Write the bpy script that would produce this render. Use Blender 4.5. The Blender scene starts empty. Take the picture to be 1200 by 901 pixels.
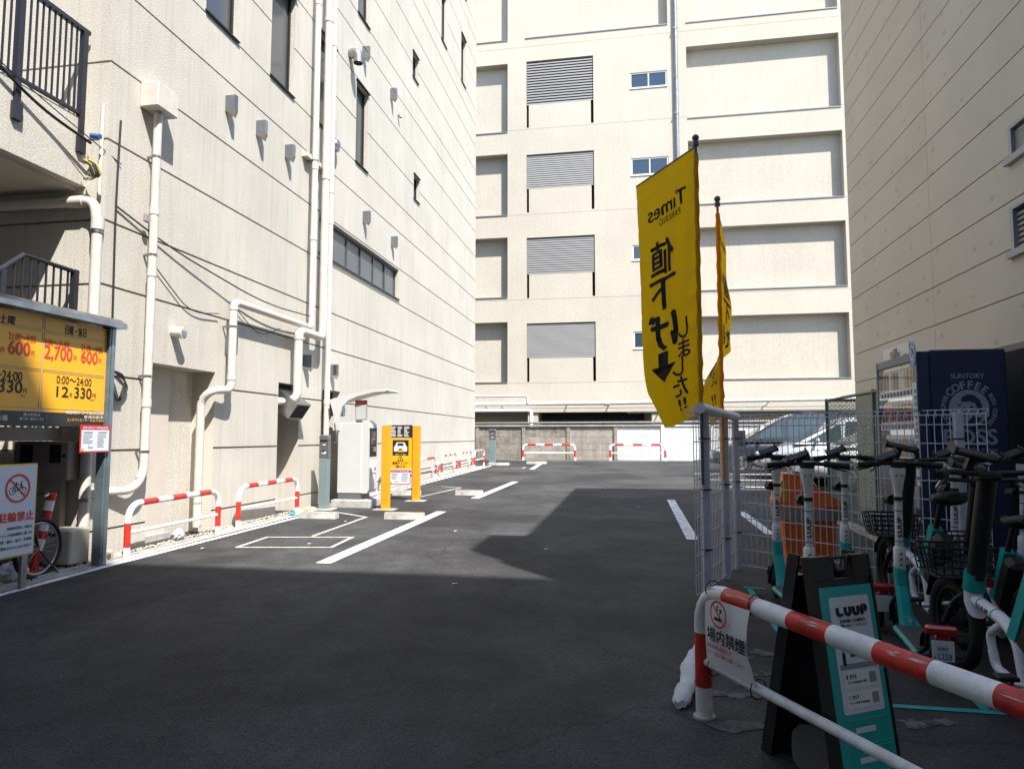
import bpy, bmesh, math, random
from mathutils import Matrix, Vector
random.seed(7)
sc = bpy.context.scene
R = math.radians
# ------------------------------------------------------------------ camera, world, sun, exposure
F, CXP, CYP, H, SL = 800.0, 600.0, 450.5, 1.40, 0.012
YAW, PITCH = math.atan(140 / F), math.atan(61.5 / F)
fw = Vector((-math.sin(YAW) * math.cos(PITCH), math.cos(YAW) * math.cos(PITCH), math.sin(PITCH)))
rt = Vector((math.cos(YAW), math.sin(YAW), 0))
up = rt.cross(fw)
cam = bpy.data.cameras.new('camera')
cam.lens = 24.0; cam.sensor_width = 36.0; cam.clip_end = 2000; cam.clip_start = 0.05
co = bpy.data.objects.new('camera', cam)
sc.collection.objects.link(co)
co.matrix_world = Matrix(((rt.x, up.x, -fw.x, 0), (rt.y, up.y, -fw.y, 0), (rt.z, up.z, -fw.z, H), (0, 0, 0, 1)))
sc.camera = co
TRAVEL = Vector((-0.49, 0.54, -1.0)).normalized()          # way the sunlight travels
EL = math.asin(-TRAVEL.z); AZ = math.atan2(-TRAVEL.x, -TRAVEL.y)
w = bpy.data.worlds.new('World'); sc.world = w; w.use_nodes = True
nt = w.node_tree
sky = nt.nodes.new('ShaderNodeTexSky'); sky.sky_type = 'NISHITA'; sky.sun_disc = False
sky.sun_elevation = EL; sky.sun_rotation = AZ; sky.air_density = 1.0; sky.dust_density = 0.6; sky.ozone_density = 1.6
nt.links.new(sky.outputs[0], nt.nodes['Background'].inputs[0])
nt.nodes['Background'].inputs[1].default_value = 0.15
sl = bpy.data.lights.new('sun', 'SUN'); sl.energy = 4.9; sl.angle = R(0.53); sl.color = (1, 0.97, 0.925)
so = bpy.data.objects.new('sun', sl); sc.collection.objects.link(so)
so.rotation_euler = TRAVEL.to_track_quat('-Z', 'Y').to_euler(); so.location = (10, -10, 30)
sc.view_settings.view_transform = 'Standard'; sc.view_settings.look = 'None'
sc.view_settings.exposure = 1.08; sc.view_settings.gamma = 1
sc.render.resolution_x = 1024; sc.render.resolution_y = 768
sc.cycles.max_bounces = 8; sc.cycles.diffuse_bounces = 5; sc.cycles.transparent_max_bounces = 12

# ------------------------------------------------------------------ helpers: points
def ray(u, v): return ((u - CXP) / F) * rt + ((CYP - v) / F) * up + fw
def gz(y): return SL * y
def G(u, v):
    d = ray(u, v); t = H / (SL * d.y - d.z); return Vector((d.x * t, d.y * t, H + d.z * t))
def onx(u, v, X): d = ray(u, v); t = X / d.x; return Vector((X, d.y * t, H + d.z * t))
def ony(u, v, Y): d = ray(u, v); t = Y / d.y; return Vector((d.x * t, Y, H + d.z * t))
def xat(u, Y):                                              # ground point on depth Y in direction u
    d = ray(u, 512); return d.x * Y / d.y
# ------------------------------------------------------------------ helpers: materials
def lin(c): c /= 255.0; return c / 12.92 if c <= 0.04045 else ((c + 0.055) / 1.055) ** 2.4
def S(r, g, b): return (lin(r), lin(g), lin(b))
MATS = {}
def mat(name, col, rough=0.6, metal=0.0, var=0.0, vscale=3.0, bump=0.0, bscale=80.0, streak=0.0, spec=0.5, transl=0.0, fine=0.0, coat=0.0, grime=0.0):
    m = bpy.data.materials.new(name); m.use_nodes = True; MATS[name] = m
    n = m.node_tree; N = n.nodes; L = n.links; p = N['Principled BSDF']
    p.inputs['Roughness'].default_value = rough; p.inputs['Metallic'].default_value = metal
    p.inputs['Specular IOR Level'].default_value = spec
    if coat: p.inputs['Coat Weight'].default_value = coat; p.inputs['Coat Roughness'].default_value = 0.08
    p.inputs['Base Color'].default_value = (*col, 1)
    if var or bump or streak or fine or grime:
        tc = N.new('ShaderNodeTexCoord'); cur = None
        def noise(scale, detail=4, vec=None, rg=0.6):
            t = N.new('ShaderNodeTexNoise'); t.inputs['Scale'].default_value = scale; t.inputs['Detail'].default_value = detail
            t.inputs['Roughness'].default_value = rg
            L.new(vec or tc.outputs['Object'], t.inputs['Vector']); return t.outputs['Fac']
        def mul(cur, fac, lo, hi, a=0.38, b=0.62):
            r = N.new('ShaderNodeMapRange'); r.inputs[1].default_value = a; r.inputs[2].default_value = b
            r.inputs[3].default_value = lo; r.inputs[4].default_value = hi; L.new(fac, r.inputs[0])
            x = N.new('ShaderNodeVectorMath'); x.operation = 'SCALE'
            if cur is None: x.inputs[0].default_value = col
            else: L.new(cur, x.inputs[0])
            L.new(r.outputs[0], x.inputs['Scale']); return x.outputs[0]
        if var: cur = mul(cur, noise(vscale), 1 - var, 1 + var)
        if fine: cur = mul(cur, noise(bscale * 1.3, 2), 1 - fine, 1 + fine)
        if streak:
            mp = N.new('ShaderNodeMapping'); mp.inputs['Scale'].default_value = (6, 6, 0.28); L.new(tc.outputs['Object'], mp.inputs['Vector'])
            cur = mul(cur, noise(1.6, 5, mp.outputs[0], 0.7), 1 - streak, 1.0, 0.28, 0.52)
        if grime: cur = mul(cur, noise(9, 6, None, 0.75), 1 - grime, 1.0, 0.35, 0.55)
        if cur is not None: L.new(cur, p.inputs['Base Color'])
        if bump:
            b = N.new('ShaderNodeBump'); b.inputs['Strength'].default_value = bump; b.inputs['Distance'].default_value = 0.01
            L.new(noise(bscale, 3), b.inputs['Height']); L.new(b.outputs[0], p.inputs['Normal'])
    if transl:
        t = N.new('ShaderNodeBsdfTranslucent') if var or bump else n.nodes.new('ShaderNodeBsdfTranslucent')
        t.inputs['Color'].default_value = (*col, 1); mx = n.nodes.new('ShaderNodeMixShader'); mx.inputs[0].default_value = transl
        n.links.new(p.outputs[0], mx.inputs[1]); n.links.new(t.outputs[0], mx.inputs[2])
        n.links.new(mx.outputs[0], n.nodes['Material Output'].inputs['Surface'])
    return m
mat('stucco', (0.51, 0.476, 0.41), 0.92, var=0.05, vscale=0.7, bump=0.55, bscale=55, streak=0.15, fine=0.16, spec=0.2)
mat('stucco_back', (0.48, 0.436, 0.36), 0.92, var=0.04, vscale=0.35, bump=0.3, bscale=9, streak=0.06, fine=0.05, spec=0.2)
mat('stucco_right', (0.61, 0.56, 0.465), 0.85, var=0.04, vscale=0.8, bump=0.1, bscale=60, fine=0.03, spec=0.25)
mat('stucco_plain', (0.52, 0.46, 0.39), 0.9, var=0.05, bump=0.3, bscale=60, streak=0.06, spec=0.2)
mat('infill', (0.52, 0.455, 0.39), 0.8, var=0.03, bump=0.05, streak=0.05)
mat('joint', (0.24, 0.19, 0.155), 0.95)
mat('joint_light', (0.30, 0.26, 0.21), 0.95)
mat('pipe_cream', (0.58, 0.53, 0.465), 0.45, var=0.05, vscale=6, grime=0.10)
mat('bronze', (0.020, 0.019, 0.020), 0.4, metal=0.3)
mat('bronze_light', (0.10, 0.10, 0.11), 0.4, metal=0.5)
mat('iron', (0.018, 0.019, 0.026), 0.5)
mat('stainless', (0.30, 0.33, 0.37), 0.10, metal=1.0, var=0.1, vscale=5)
mat('stainless_dull', (0.35, 0.345, 0.34), 0.38, metal=1.0, var=0.15, vscale=7)
mat('glass', (0.07, 0.072, 0.075), 0.06, spec=0.8)
mat('glass_frosted', (0.10, 0.115, 0.125), 0.22, spec=0.7)
mat('louvre', (0.27, 0.265, 0.255), 0.5)
mat('void', (0.012, 0.012, 0.013), 0.9)
mat('flashing', (0.22, 0.22, 0.22), 0.5, metal=0.5, var=0.1)
mat('concrete', (0.40, 0.385, 0.35), 0.9, var=0.15, vscale=5, bump=0.3, bscale=70, grime=0.25)
mat('concrete_dark', (0.25, 0.225, 0.185), 0.92, var=0.2, vscale=3, bump=0.3, bscale=60, streak=0.45, grime=0.3)
mat('concrete_grey', (0.31, 0.275, 0.235), 0.92, var=0.15, vscale=2, bump=0.3, bscale=60, streak=0.25, grime=0.2)
mat('concrete_white', (0.60, 0.60, 0.585), 0.85, var=0.08, vscale=3, streak=0.18, grime=0.12)
mat('white_paint', (0.80, 0.79, 0.76), 0.45, var=0.06, vscale=15, grime=0.22)
mat('red_paint', (0.60, 0.03, 0.02), 0.42, var=0.12, vscale=18, grime=0.30)
mat('line_white', (0.74, 0.74, 0.72), 0.75, var=0.08, vscale=9, grime=0.42, fine=0.06)
mat('line_cream', (0.55, 0.52, 0.44), 0.8, var=0.08, vscale=9, grime=0.3)
mat('line_teal', (0.012, 0.34, 0.30), 0.75, var=0.1, vscale=8, grime=0.3)
mat('fence_grey', (0.56, 0.57, 0.67), 0.45, var=0.08, vscale=8)
mat('fence_wire', (0.70, 0.71, 0.76), 0.4)
mat('black_plastic', (0.010, 0.010, 0.011), 0.5, var=0.2, vscale=20, bump=0.05, bscale=200)
mat('rubber', (0.012, 0.012, 0.012), 0.85)
mat('grip', (0.45, 0.42, 0.30), 0.6)
mat('teal', (0.004, 0.36, 0.325), 0.4, var=0.05)
mat('scooter_white', (0.80, 0.80, 0.79), 0.32, var=0.03)
mat('grey_white', (0.74, 0.74, 0.80), 0.4)
mat('orange', (0.86, 0.30, 0.008), 0.45, var=0.06, vscale=4)
mat('orange_bin', (0.92, 0.19, 0.02), 0.5, var=0.1, vscale=5)
mat('sign_yellow', (0.82, 0.40, 0.006), 0.4)
mat('sign_black', (0.02, 0.019, 0.018), 0.45)
mat('sign_white', (0.74, 0.74, 0.73), 0.5)
mat('sign_blue_white', (0.62, 0.66, 0.72), 0.5)
mat('sign_red', (0.55, 0.02, 0.02), 0.5)
mat('print_red', (0.62, 0.05, 0.035), 0.6)
mat('print_black', (0.012, 0.012, 0.012), 0.6)
mat('print_grey', (0.25, 0.25, 0.25), 0.6)
mat('print_white', (0.70, 0.70, 0.68), 0.5)
mat('border_yellow', (0.68, 0.46, 0.02), 0.5)
mat('post_steel', (0.19, 0.23, 0.25), 0.35, metal=0.6, var=0.12, vscale=8)
mat('post_green_grey', (0.16, 0.215, 0.215), 0.45, var=0.04)
mat('machine_grey', (0.50, 0.50, 0.49), 0.4, var=0.02)
mat('machine_dark', (0.10, 0.105, 0.11), 0.4)
mat('machine_pale', (0.66, 0.62, 0.60), 0.45)
mat('banner', (0.95, 0.59, 0.004), 0.7, var=0.04, vscale=4, transl=0.68)
mat('banner_black', (0.012, 0.010, 0.006), 0.8)
mat('pole_grey', (0.10, 0.12, 0.16), 0.45)
mat('car_blue', (0.010, 0.017, 0.030), 0.3, metal=0.2, coat=1.0)
mat('car_silver', (0.52, 0.55, 0.60), 0.3, metal=0.6, coat=1.0)
mat('car_white', (0.66, 0.66, 0.66), 0.35, coat=1.0)
mat('car_glass', (0.03, 0.05, 0.05), 0.03, spec=1.0)
mat('lamp_clear', (0.55, 0.56, 0.58), 0.1, spec=0.9)
mat('rim', (0.42, 0.42, 0.44), 0.3, metal=0.9)
mat('green_fence', (0.035, 0.12, 0.075), 0.45)
mat('mesh_green', (0.13, 0.20, 0.16), 0.5, metal=0.2)
mat('vm_navy', (0.010, 0.019, 0.080), 0.42, var=0.06, vscale=2)
mat('vm_print', (0.30, 0.38, 0.47), 0.5)
mat('vm_grey', (0.33, 0.34, 0.36), 0.4)
mat('vm_back', (0.55, 0.56, 0.56), 0.5)
mat('vm_blue', (0.010, 0.030, 0.10), 0.35)
for nm, c in dict(can_red=(0.5, 0.03, 0.02), can_blue=(0.03, 0.15, 0.45), can_brown=(0.22, 0.10, 0.04), can_gold=(0.5, 0.33, 0.08), can_green=(0.05, 0.28, 0.08), can_white=(0.7, 0.7, 0.68), can_cyan=(0.15, 0.42, 0.58)).items(): mat(nm, c, 0.35)
mat('lamp_red', (0.42, 0.012, 0.012), 0.2, spec=0.8)
mat('reflector', (0.75, 0.30, 0.02), 0.3)
mat('cable', (0.012, 0.012, 0.013), 0.6)
mat('cable_blue', (0.03, 0.12, 0.30), 0.5)
mat('cable_yellow', (0.5, 0.38, 0.08), 0.5)
mat('meter_beige', (0.33, 0.28, 0.235), 0.6, var=0.05)
mat('ac_beige', (0.48, 0.44, 0.36), 0.6, var=0.05)
mat('bag_white', (0.66, 0.64, 0.66), 0.6, transl=0.2)
mat('sack_white', (0.62, 0.62, 0.62), 0.85, var=0.1, bump=0.4, bscale=90)
mat('brown_paper', (0.16, 0.07, 0.03), 0.8)
mat('stone_a', (0.42, 0.37, 0.28), 0.9, var=0.2, vscale=20)
mat('stone_b', (0.28, 0.25, 0.20), 0.9, var=0.2, vscale=20)
mat('foam_grey', (0.06, 0.06, 0.06), 0.6, var=0.1)
mat('blue_rag', (0.03, 0.30, 0.62), 0.5)

def asphalt_material():
    m = bpy.data.materials.new('asphalt'); m.use_nodes = True; MATS['asphalt'] = m
    N = m.node_tree.nodes; L = m.node_tree.links; p = N['Principled BSDF']
    tc = N.new('ShaderNodeTexCoord')
    def noise(s, d, r=0.6):
        t = N.new('ShaderNodeTexNoise'); t.inputs['Scale'].default_value = s; t.inputs['Detail'].default_value = d; t.inputs['Roughness'].default_value = r
        L.new(tc.outputs['Object'], t.inputs['Vector']); return t.outputs['Fac']
    def rng(f, a, b, lo, hi):
        r = N.new('ShaderNodeMapRange'); r.inputs[1].default_value = a; r.inputs[2].default_value = b; r.inputs[3].default_value = lo; r.inputs[4].default_value = hi
        L.new(f, r.inputs[0]); return r.outputs[0]
    def mm(a, b):
        x = N.new('ShaderNodeMath'); x.operation = 'MULTIPLY'; L.new(a, x.inputs[0]); L.new(b, x.inputs[1]); return x.outputs[0]
    f = mm(rng(noise(0.42, 5), 0.41, 0.59, 0.62, 1.36), rng(noise(2.2, 6, 0.7), 0.40, 0.60, 0.78, 1.22))
    f = mm(f, rng(noise(7.0, 7, 0.75), 0.58, 0.70, 1.0, 1.35))
    vo = N.new('ShaderNodeTexVoronoi'); vo.inputs['Scale'].default_value = 130; L.new(tc.outputs['Object'], vo.inputs['Vector'])
    sp = N.new('ShaderNodeSeparateColor'); L.new(vo.outputs['Color'], sp.inputs[0])
    f = mm(f, rng(sp.outputs[0], 0, 1, 0.55, 1.5))
    f = mm(f, rng(noise(420, 2), 0.3, 0.7, 0.75, 1.25))
    wv = N.new('ShaderNodeTexVoronoi'); wv.feature = 'DISTANCE_TO_EDGE'; wv.inputs['Scale'].default_value = 0.16
    wm = N.new('ShaderNodeVectorMath'); wm.operation = 'ADD'; nz = N.new('ShaderNodeTexNoise'); nz.inputs['Scale'].default_value = 1.4; nz.inputs['Detail'].default_value = 5
    L.new(tc.outputs['Object'], nz.inputs['Vector']); L.new(tc.outputs['Object'], wm.inputs[0]); L.new(nz.outputs['Color'], wm.inputs[1]); L.new(wm.outputs[0], wv.inputs['Vector'])
    f = mm(f, rng(wv.outputs['Distance'], 0.0, 0.0028, 0.55, 1.0))
    x = N.new('ShaderNodeVectorMath'); x.operation = 'SCALE'; x.inputs[0].default_value = (0.0365, 0.0362, 0.0362); L.new(f, x.inputs['Scale'])
    L.new(x.outputs[0], p.inputs['Base Color']); p.inputs['Roughness'].default_value = 0.82; p.inputs['Specular IOR Level'].default_value = 0.35
    b = N.new('ShaderNodeBump'); b.inputs['Strength'].default_value = 0.5; b.inputs['Distance'].default_value = 0.006
    L.new(vo.outputs['Distance'], b.inputs['Height']); L.new(b.outputs[0], p.inputs['Normal'])
asphalt_material()
def dots_material():                                        # filled anchor holes in the right hand cladding
    m = MATS['stucco_right']; N = m.node_tree.nodes; L = m.node_tree.links; p = N['Principled BSDF']
    src = p.inputs['Base Color'].links[0].from_socket
    tc = N.new('ShaderNodeTexCoord'); mp = N.new('ShaderNodeMapping'); mp.inputs['Scale'].default_value = (0, 2.6, 4.4); L.new(tc.outputs['Object'], mp.inputs['Vector'])
    vo = N.new('ShaderNodeTexVoronoi'); vo.inputs['Scale'].default_value = 1.0; vo.inputs['Randomness'].default_value = 0.35; L.new(mp.outputs[0], vo.inputs['Vector'])
    r = N.new('ShaderNodeMapRange'); r.inputs[1].default_value = 0.09; r.inputs[2].default_value = 0.15; r.inputs[3].default_value = 0.80; r.inputs[4].default_value = 1.0
    L.new(vo.outputs['Distance'], r.inputs[0]); x = N.new('ShaderNodeVectorMath'); x.operation = 'SCALE'; L.new(src, x.inputs[0]); L.new(r.outputs[0], x.inputs['Scale'])
    L.new(x.outputs[0], p.inputs['Base Color'])
dots_material()

# ------------------------------------------------------------------ helpers: geometry
_tc = bpy.data.curves.new('text_source', 'FONT'); _to = bpy.data.objects.new('text_source', _tc); _tc.resolution_u = 3
_cache = {}
def text_mesh(s, bold):
    k = (s, bold)
    if k not in _cache:
        _tc.body = s; _tc.offset = bold
        me = bpy.data.meshes.new_from_object(_to)
        vs = [v.co.copy() for v in me.vertices]; fs = [tuple(p.vertices) for p in me.polygons]
        bpy.data.meshes.remove(me)
        x0 = min(v.x for v in vs); x1 = max(v.x for v in vs); y0 = min(v.y for v in vs); y1 = max(v.y for v in vs)
        _cache[k] = ([((v.x - x0) / (x1 - x0) - .5, (v.y - y0) / max(y1 - y0, 1e-6) - .5) for v in vs], fs, (x1 - x0) / max(y1 - y0, 1e-6))
    return _cache[k]
class MB:
    def __init__(s): s.v = []; s.f = []; s.m = []; s.s = []; s.M = None
    def add(s, vs, fs, mi=0, sm=False):
        b = len(s.v)
        s.v += [(s.M @ Vector(p)) if s.M else Vector(p) for p in vs]
        for f in fs: s.f.append(tuple(i + b for i in f)); s.m.append(mi); s.s.append(sm)
        return s
    def quad(s, a, b, c, d, mi=0): return s.add([a, b, c, d], [(0, 1, 2, 3)], mi)
    def box(s, x0, x1, y0, y1, z0, z1, mi=0, c=0.0):
        if x0 > x1: x0, x1 = x1, x0
        if y0 > y1: y0, y1 = y1, y0
        if z0 > z1: z0, z1 = z1, z0
        if c <= 0:
            return s.add([(x, y, z) for x in (x0, x1) for y in (y0, y1) for z in (z0, z1)],
                         [(0, 1, 3, 2), (4, 6, 7, 5), (0, 4, 5, 1), (2, 3, 7, 6), (0, 2, 6, 4), (1, 5, 7, 3)], mi)
        c = min(c, (x1 - x0) * .45, (y1 - y0) * .45, (z1 - z0) * .45)
        lo, hi = (x0, y0, z0), (x1, y1, z1); vs = []; ix = {}
        for i in (0, 1):
            for j in (0, 1):
                for k in (0, 1):
                    P = [hi[a] if b else lo[a] for a, b in enumerate((i, j, k))]
                    for a in range(3):
                        q = list(P)
                        for b2 in range(3):
                            if b2 != a: q[b2] += -c if (i, j, k)[b2] else c
                        ix[i, j, k, a] = len(vs); vs.append(q)
        fs = []
        for a in range(3):
            b2, c2 = (a + 1) % 3, (a + 2) % 3
            for sd in (0, 1):
                cyc = []
                for (p, q) in ((0, 0), (1, 0), (1, 1), (0, 1)):
                    t = [0, 0, 0]; t[a] = sd; t[b2] = p; t[c2] = q; cyc.append(ix[(*t, a)])
                fs.append(tuple(cyc))
            for p in (0, 1):
                for q in (0, 1):
                    t0 = [0, 0, 0]; t0[b2] = p; t0[c2] = q; t1 = list(t0); t1[a] = 1
                    fs.append((ix[(*t0, b2)], ix[(*t1, b2)], ix[(*t1, c2)], ix[(*t0, c2)]))
        for i in (0, 1):
            for j in (0, 1):
                for k in (0, 1): fs.append((ix[i, j, k, 0], ix[i, j, k, 1], ix[i, j, k, 2]))
        return s.add(vs, fs, mi)
    def tube(s, path, r, seg=10, mi=0, caps=True, closed=False, mis=None, rs=None, sm=True):
        P = [Vector(p) for p in path]; n = len(P); rings = []; T = []
        for i in range(n):
            a = P[i - 1] if (i > 0 or closed) else P[i]; b = P[(i + 1) % n] if (i < n - 1 or closed) else P[i]
            T.append((b - a).normalized())
        ref = Vector((0, 0, 1)) if abs(T[0].z) < .9 else Vector((1, 0, 0))
        u = T[0].cross(ref).normalized()
        for i in range(n):
            u = (u - T[i] * u.dot(T[i])).normalized(); v = T[i].cross(u); rr = rs[i] if rs else r
            rings.append([P[i] + (u * math.cos(t) + v * math.sin(t)) * rr for t in [2 * math.pi * k / seg for k in range(seg)]])
        b = [p for r_ in rings for p in r_]
        for i in range(n if closed else n - 1):
            j = (i + 1) % n
            fs = [(i * seg + k, i * seg + (k + 1) % seg, j * seg + (k + 1) % seg, j * seg + k) for k in range(seg)]
            if i == 0: base = len(s.v); s.add(b, fs, mis[i] if mis else mi, sm)
            else:
                for f in fs: s.f.append(tuple(q + base for q in f)); s.m.append(mis[i] if mis else mi); s.s.append(sm)
        if caps and not closed:
            s.add(rings[0], [tuple(range(seg))[::-1]], mis[0] if mis else mi); s.add(rings[-1], [tuple(range(seg))], mis[-1] if mis else mi)
        return s
    def cyl(s, p0, p1, r0, r1=None, seg=12, mi=0): return s.tube([p0, p1], r0, seg, mi, rs=[r0, r0 if r1 is None else r1])
    def ball(s, c, rx, ry=None, rz=None, seg=12, rings=8, mi=0, lump=0):
        ry = rx if ry is None else ry; rz = rx if rz is None else rz; vs = []; fs = []
        for i in range(rings + 1):
            th = math.pi * i / rings
            for k in range(seg):
                ph = 2 * math.pi * k / seg; q = 1 + random.uniform(-lump, lump)
                vs.append((c[0] + rx * q * math.sin(th) * math.cos(ph), c[1] + ry * q * math.sin(th) * math.sin(ph), c[2] + rz * q * math.cos(th)))
        for i in range(rings):
            for k in range(seg): fs.append((i * seg + k, i * seg + (k + 1) % seg, (i + 1) * seg + (k + 1) % seg, (i + 1) * seg + k))
        return s.add(vs, fs, mi, lump == 0)
    def prism(s, poly, fn, d0, d1, mi=0, sm=False):          # fn(a, b, d) -> point
        n = len(poly); vs = [fn(a, b, d0) for a, b in poly] + [fn(a, b, d1) for a, b in poly]
        return s.add(vs, [tuple(range(n))[::-1], tuple(range(n, 2 * n))] + [(i, (i + 1) % n, n + (i + 1) % n, n + i) for i in range(n)], mi, sm)
    def loft(s, secs, mi=0, caps=True, sm=True):
        n = len(secs[0]); vs = [p for q in secs for p in q]
        fs = [(i * n + k, i * n + (k + 1) % n, (i + 1) * n + (k + 1) % n, (i + 1) * n + k) for i in range(len(secs) - 1) for k in range(n)]
        s.add(vs, fs, mi, sm)
        if caps: s.add(secs[0], [tuple(range(n))[::-1]], mi); s.add(secs[-1], [tuple(range(n))], mi)
        return s
    def text(s, body, c, ex, ey, w, h, mi=0, bold=0.0, fit=True):
        pts, fs, asp = text_mesh(body, 0.0); c = Vector(c); ex = Vector(ex).normalized(); ey = Vector(ey).normalized(); nz = ex.cross(ey)
        if not fit: w = h * asp
        q = bold * min(h, w / max(asp, .01)) * 1.1; offs = [(0, 0)] if bold <= 0 else [(-q, 0), (q, 0), (0, -q * .8), (0, q * .8)]
        for k, (dx, dy) in enumerate(offs): s.add([c + ex * (a * w + dx) + ey * (b * h + dy) + nz * (k * .00025) for a, b in pts], fs, mi)
        return s
    def disc(s, c, ex, ey, r, r2=0.0, seg=28, mi=0, ry=None):
        c = Vector(c); ex = Vector(ex); ey = Vector(ey); ry = r if ry is None else ry; k = ry / r
        o = [c + ex * (r * math.cos(2 * math.pi * i / seg)) + ey * (ry * math.sin(2 * math.pi * i / seg)) for i in range(seg)]
        if r2 <= 0: return s.add(o, [tuple(range(seg))], mi)
        q = [c + ex * (r2 * math.cos(2 * math.pi * i / seg)) + ey * (k * r2 * math.sin(2 * math.pi * i / seg)) for i in range(seg)]
        return s.add(o + q, [(i, (i + 1) % seg, seg + (i + 1) % seg, seg + i) for i in range(seg)], mi)
    def poly(s, pts, mi=0): return s.add(pts, [tuple(range(len(pts)))], mi)
    def build(s, name, mats, parent=None, world=False, sub=0):
        if isinstance(mats, str): mats = [mats]
        vs = s.v
        if world and parent is not None:
            q = parent; M = Matrix()
            while q: M = Matrix.Translation(q.location) @ q.rotation_euler.to_matrix().to_4x4() @ M; q = q.parent
            Mi = M.inverted(); vs = [Mi @ p for p in vs]
        me = bpy.data.meshes.new(name); me.from_pydata([tuple(p) for p in vs], [], s.f)
        for mm_ in mats: me.materials.append(MATS[mm_])
        me.polygons.foreach_set('material_index', s.m); me.polygons.foreach_set('use_smooth', s.s)
        bm = bmesh.new(); bm.from_mesh(me); bmesh.ops.recalc_face_normals(bm, faces=bm.faces); bm.to_mesh(me); bm.free()
        o = bpy.data.objects.new(name, me); sc.collection.objects.link(o)
        if parent is not None: o.parent = parent
        if sub:
            md = o.modifiers.new('smooth', 'SUBSURF'); md.levels = sub; md.render_levels = sub
        return o
def tag(o, label=None, cat=None, group=None, kind=None):
    if label: o['label'] = label
    if cat: o['category'] = cat
    if group: o['group'] = group
    if kind: o['kind'] = kind
    return o
def thing(name, label, cat, loc=(0, 0, 0), rotz=0.0, group=None):
    o = bpy.data.objects.new(name, None); o.empty_display_size = 0.1; sc.collection.objects.link(o)
    o.location = loc; o.rotation_euler = (0, 0, rotz); return tag(o, label, cat, group)
def dup(root, loc=None, rotz=None, label=None, group=None):
    def cp(o, parent):
        c = o.copy(); sc.collection.objects.link(c); c.parent = parent
        for ch in kids.get(o.name, []): cp(ch, c)
        return c
    kids = {}
    for o in list(sc.collection.objects):
        if o.parent: kids.setdefault(o.parent.name, []).append(o)
    c = cp(root, None)
    if loc is not None: c.location = loc
    if rotz is not None: c.rotation_euler = (0, 0, rotz)
    if label: c['label'] = label
    if group: c['group'] = group
    return c
def arc(c, e1, e2, r, a0, a1, n=6):
    c = Vector(c); e1 = Vector(e1); e2 = Vector(e2)
    return [c + e1 * (r * math.cos(a0 + (a1 - a0) * i / n)) + e2 * (r * math.sin(a0 + (a1 - a0) * i / n)) for i in range(n + 1)]
def bend(pts, r, n=5):                                       # polyline with rounded corners
    P = [Vector(p) for p in pts]; out = [P[0]]
    for i in range(1, len(P) - 1):
        a = (P[i - 1] - P[i]).normalized(); b = (P[i + 1] - P[i]).normalized(); q = min(r, (P[i - 1] - P[i]).length * .49, (P[i + 1] - P[i]).length * .49)
        for k in range(n + 1):
            t = k / n; out.append((P[i] + a * q) * (1 - t) ** 2 + P[i] * 2 * t * (1 - t) + (P[i] + b * q) * t ** 2)
    return out + [P[-1]]
def cells(cuts0, cuts1, holes):
    for i in range(len(cuts0) - 1):
        for j in range(len(cuts1) - 1):
            a, b, c, d = cuts0[i], cuts0[i + 1], cuts1[j], cuts1[j + 1]
            if b - a < 1e-5 or d - c < 1e-5: continue
            m, n = (a + b) / 2, (c + d) / 2
            if not any(h[0] < m < h[1] and h[2] < n < h[3] for h in holes): yield a, b, c, d
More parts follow.
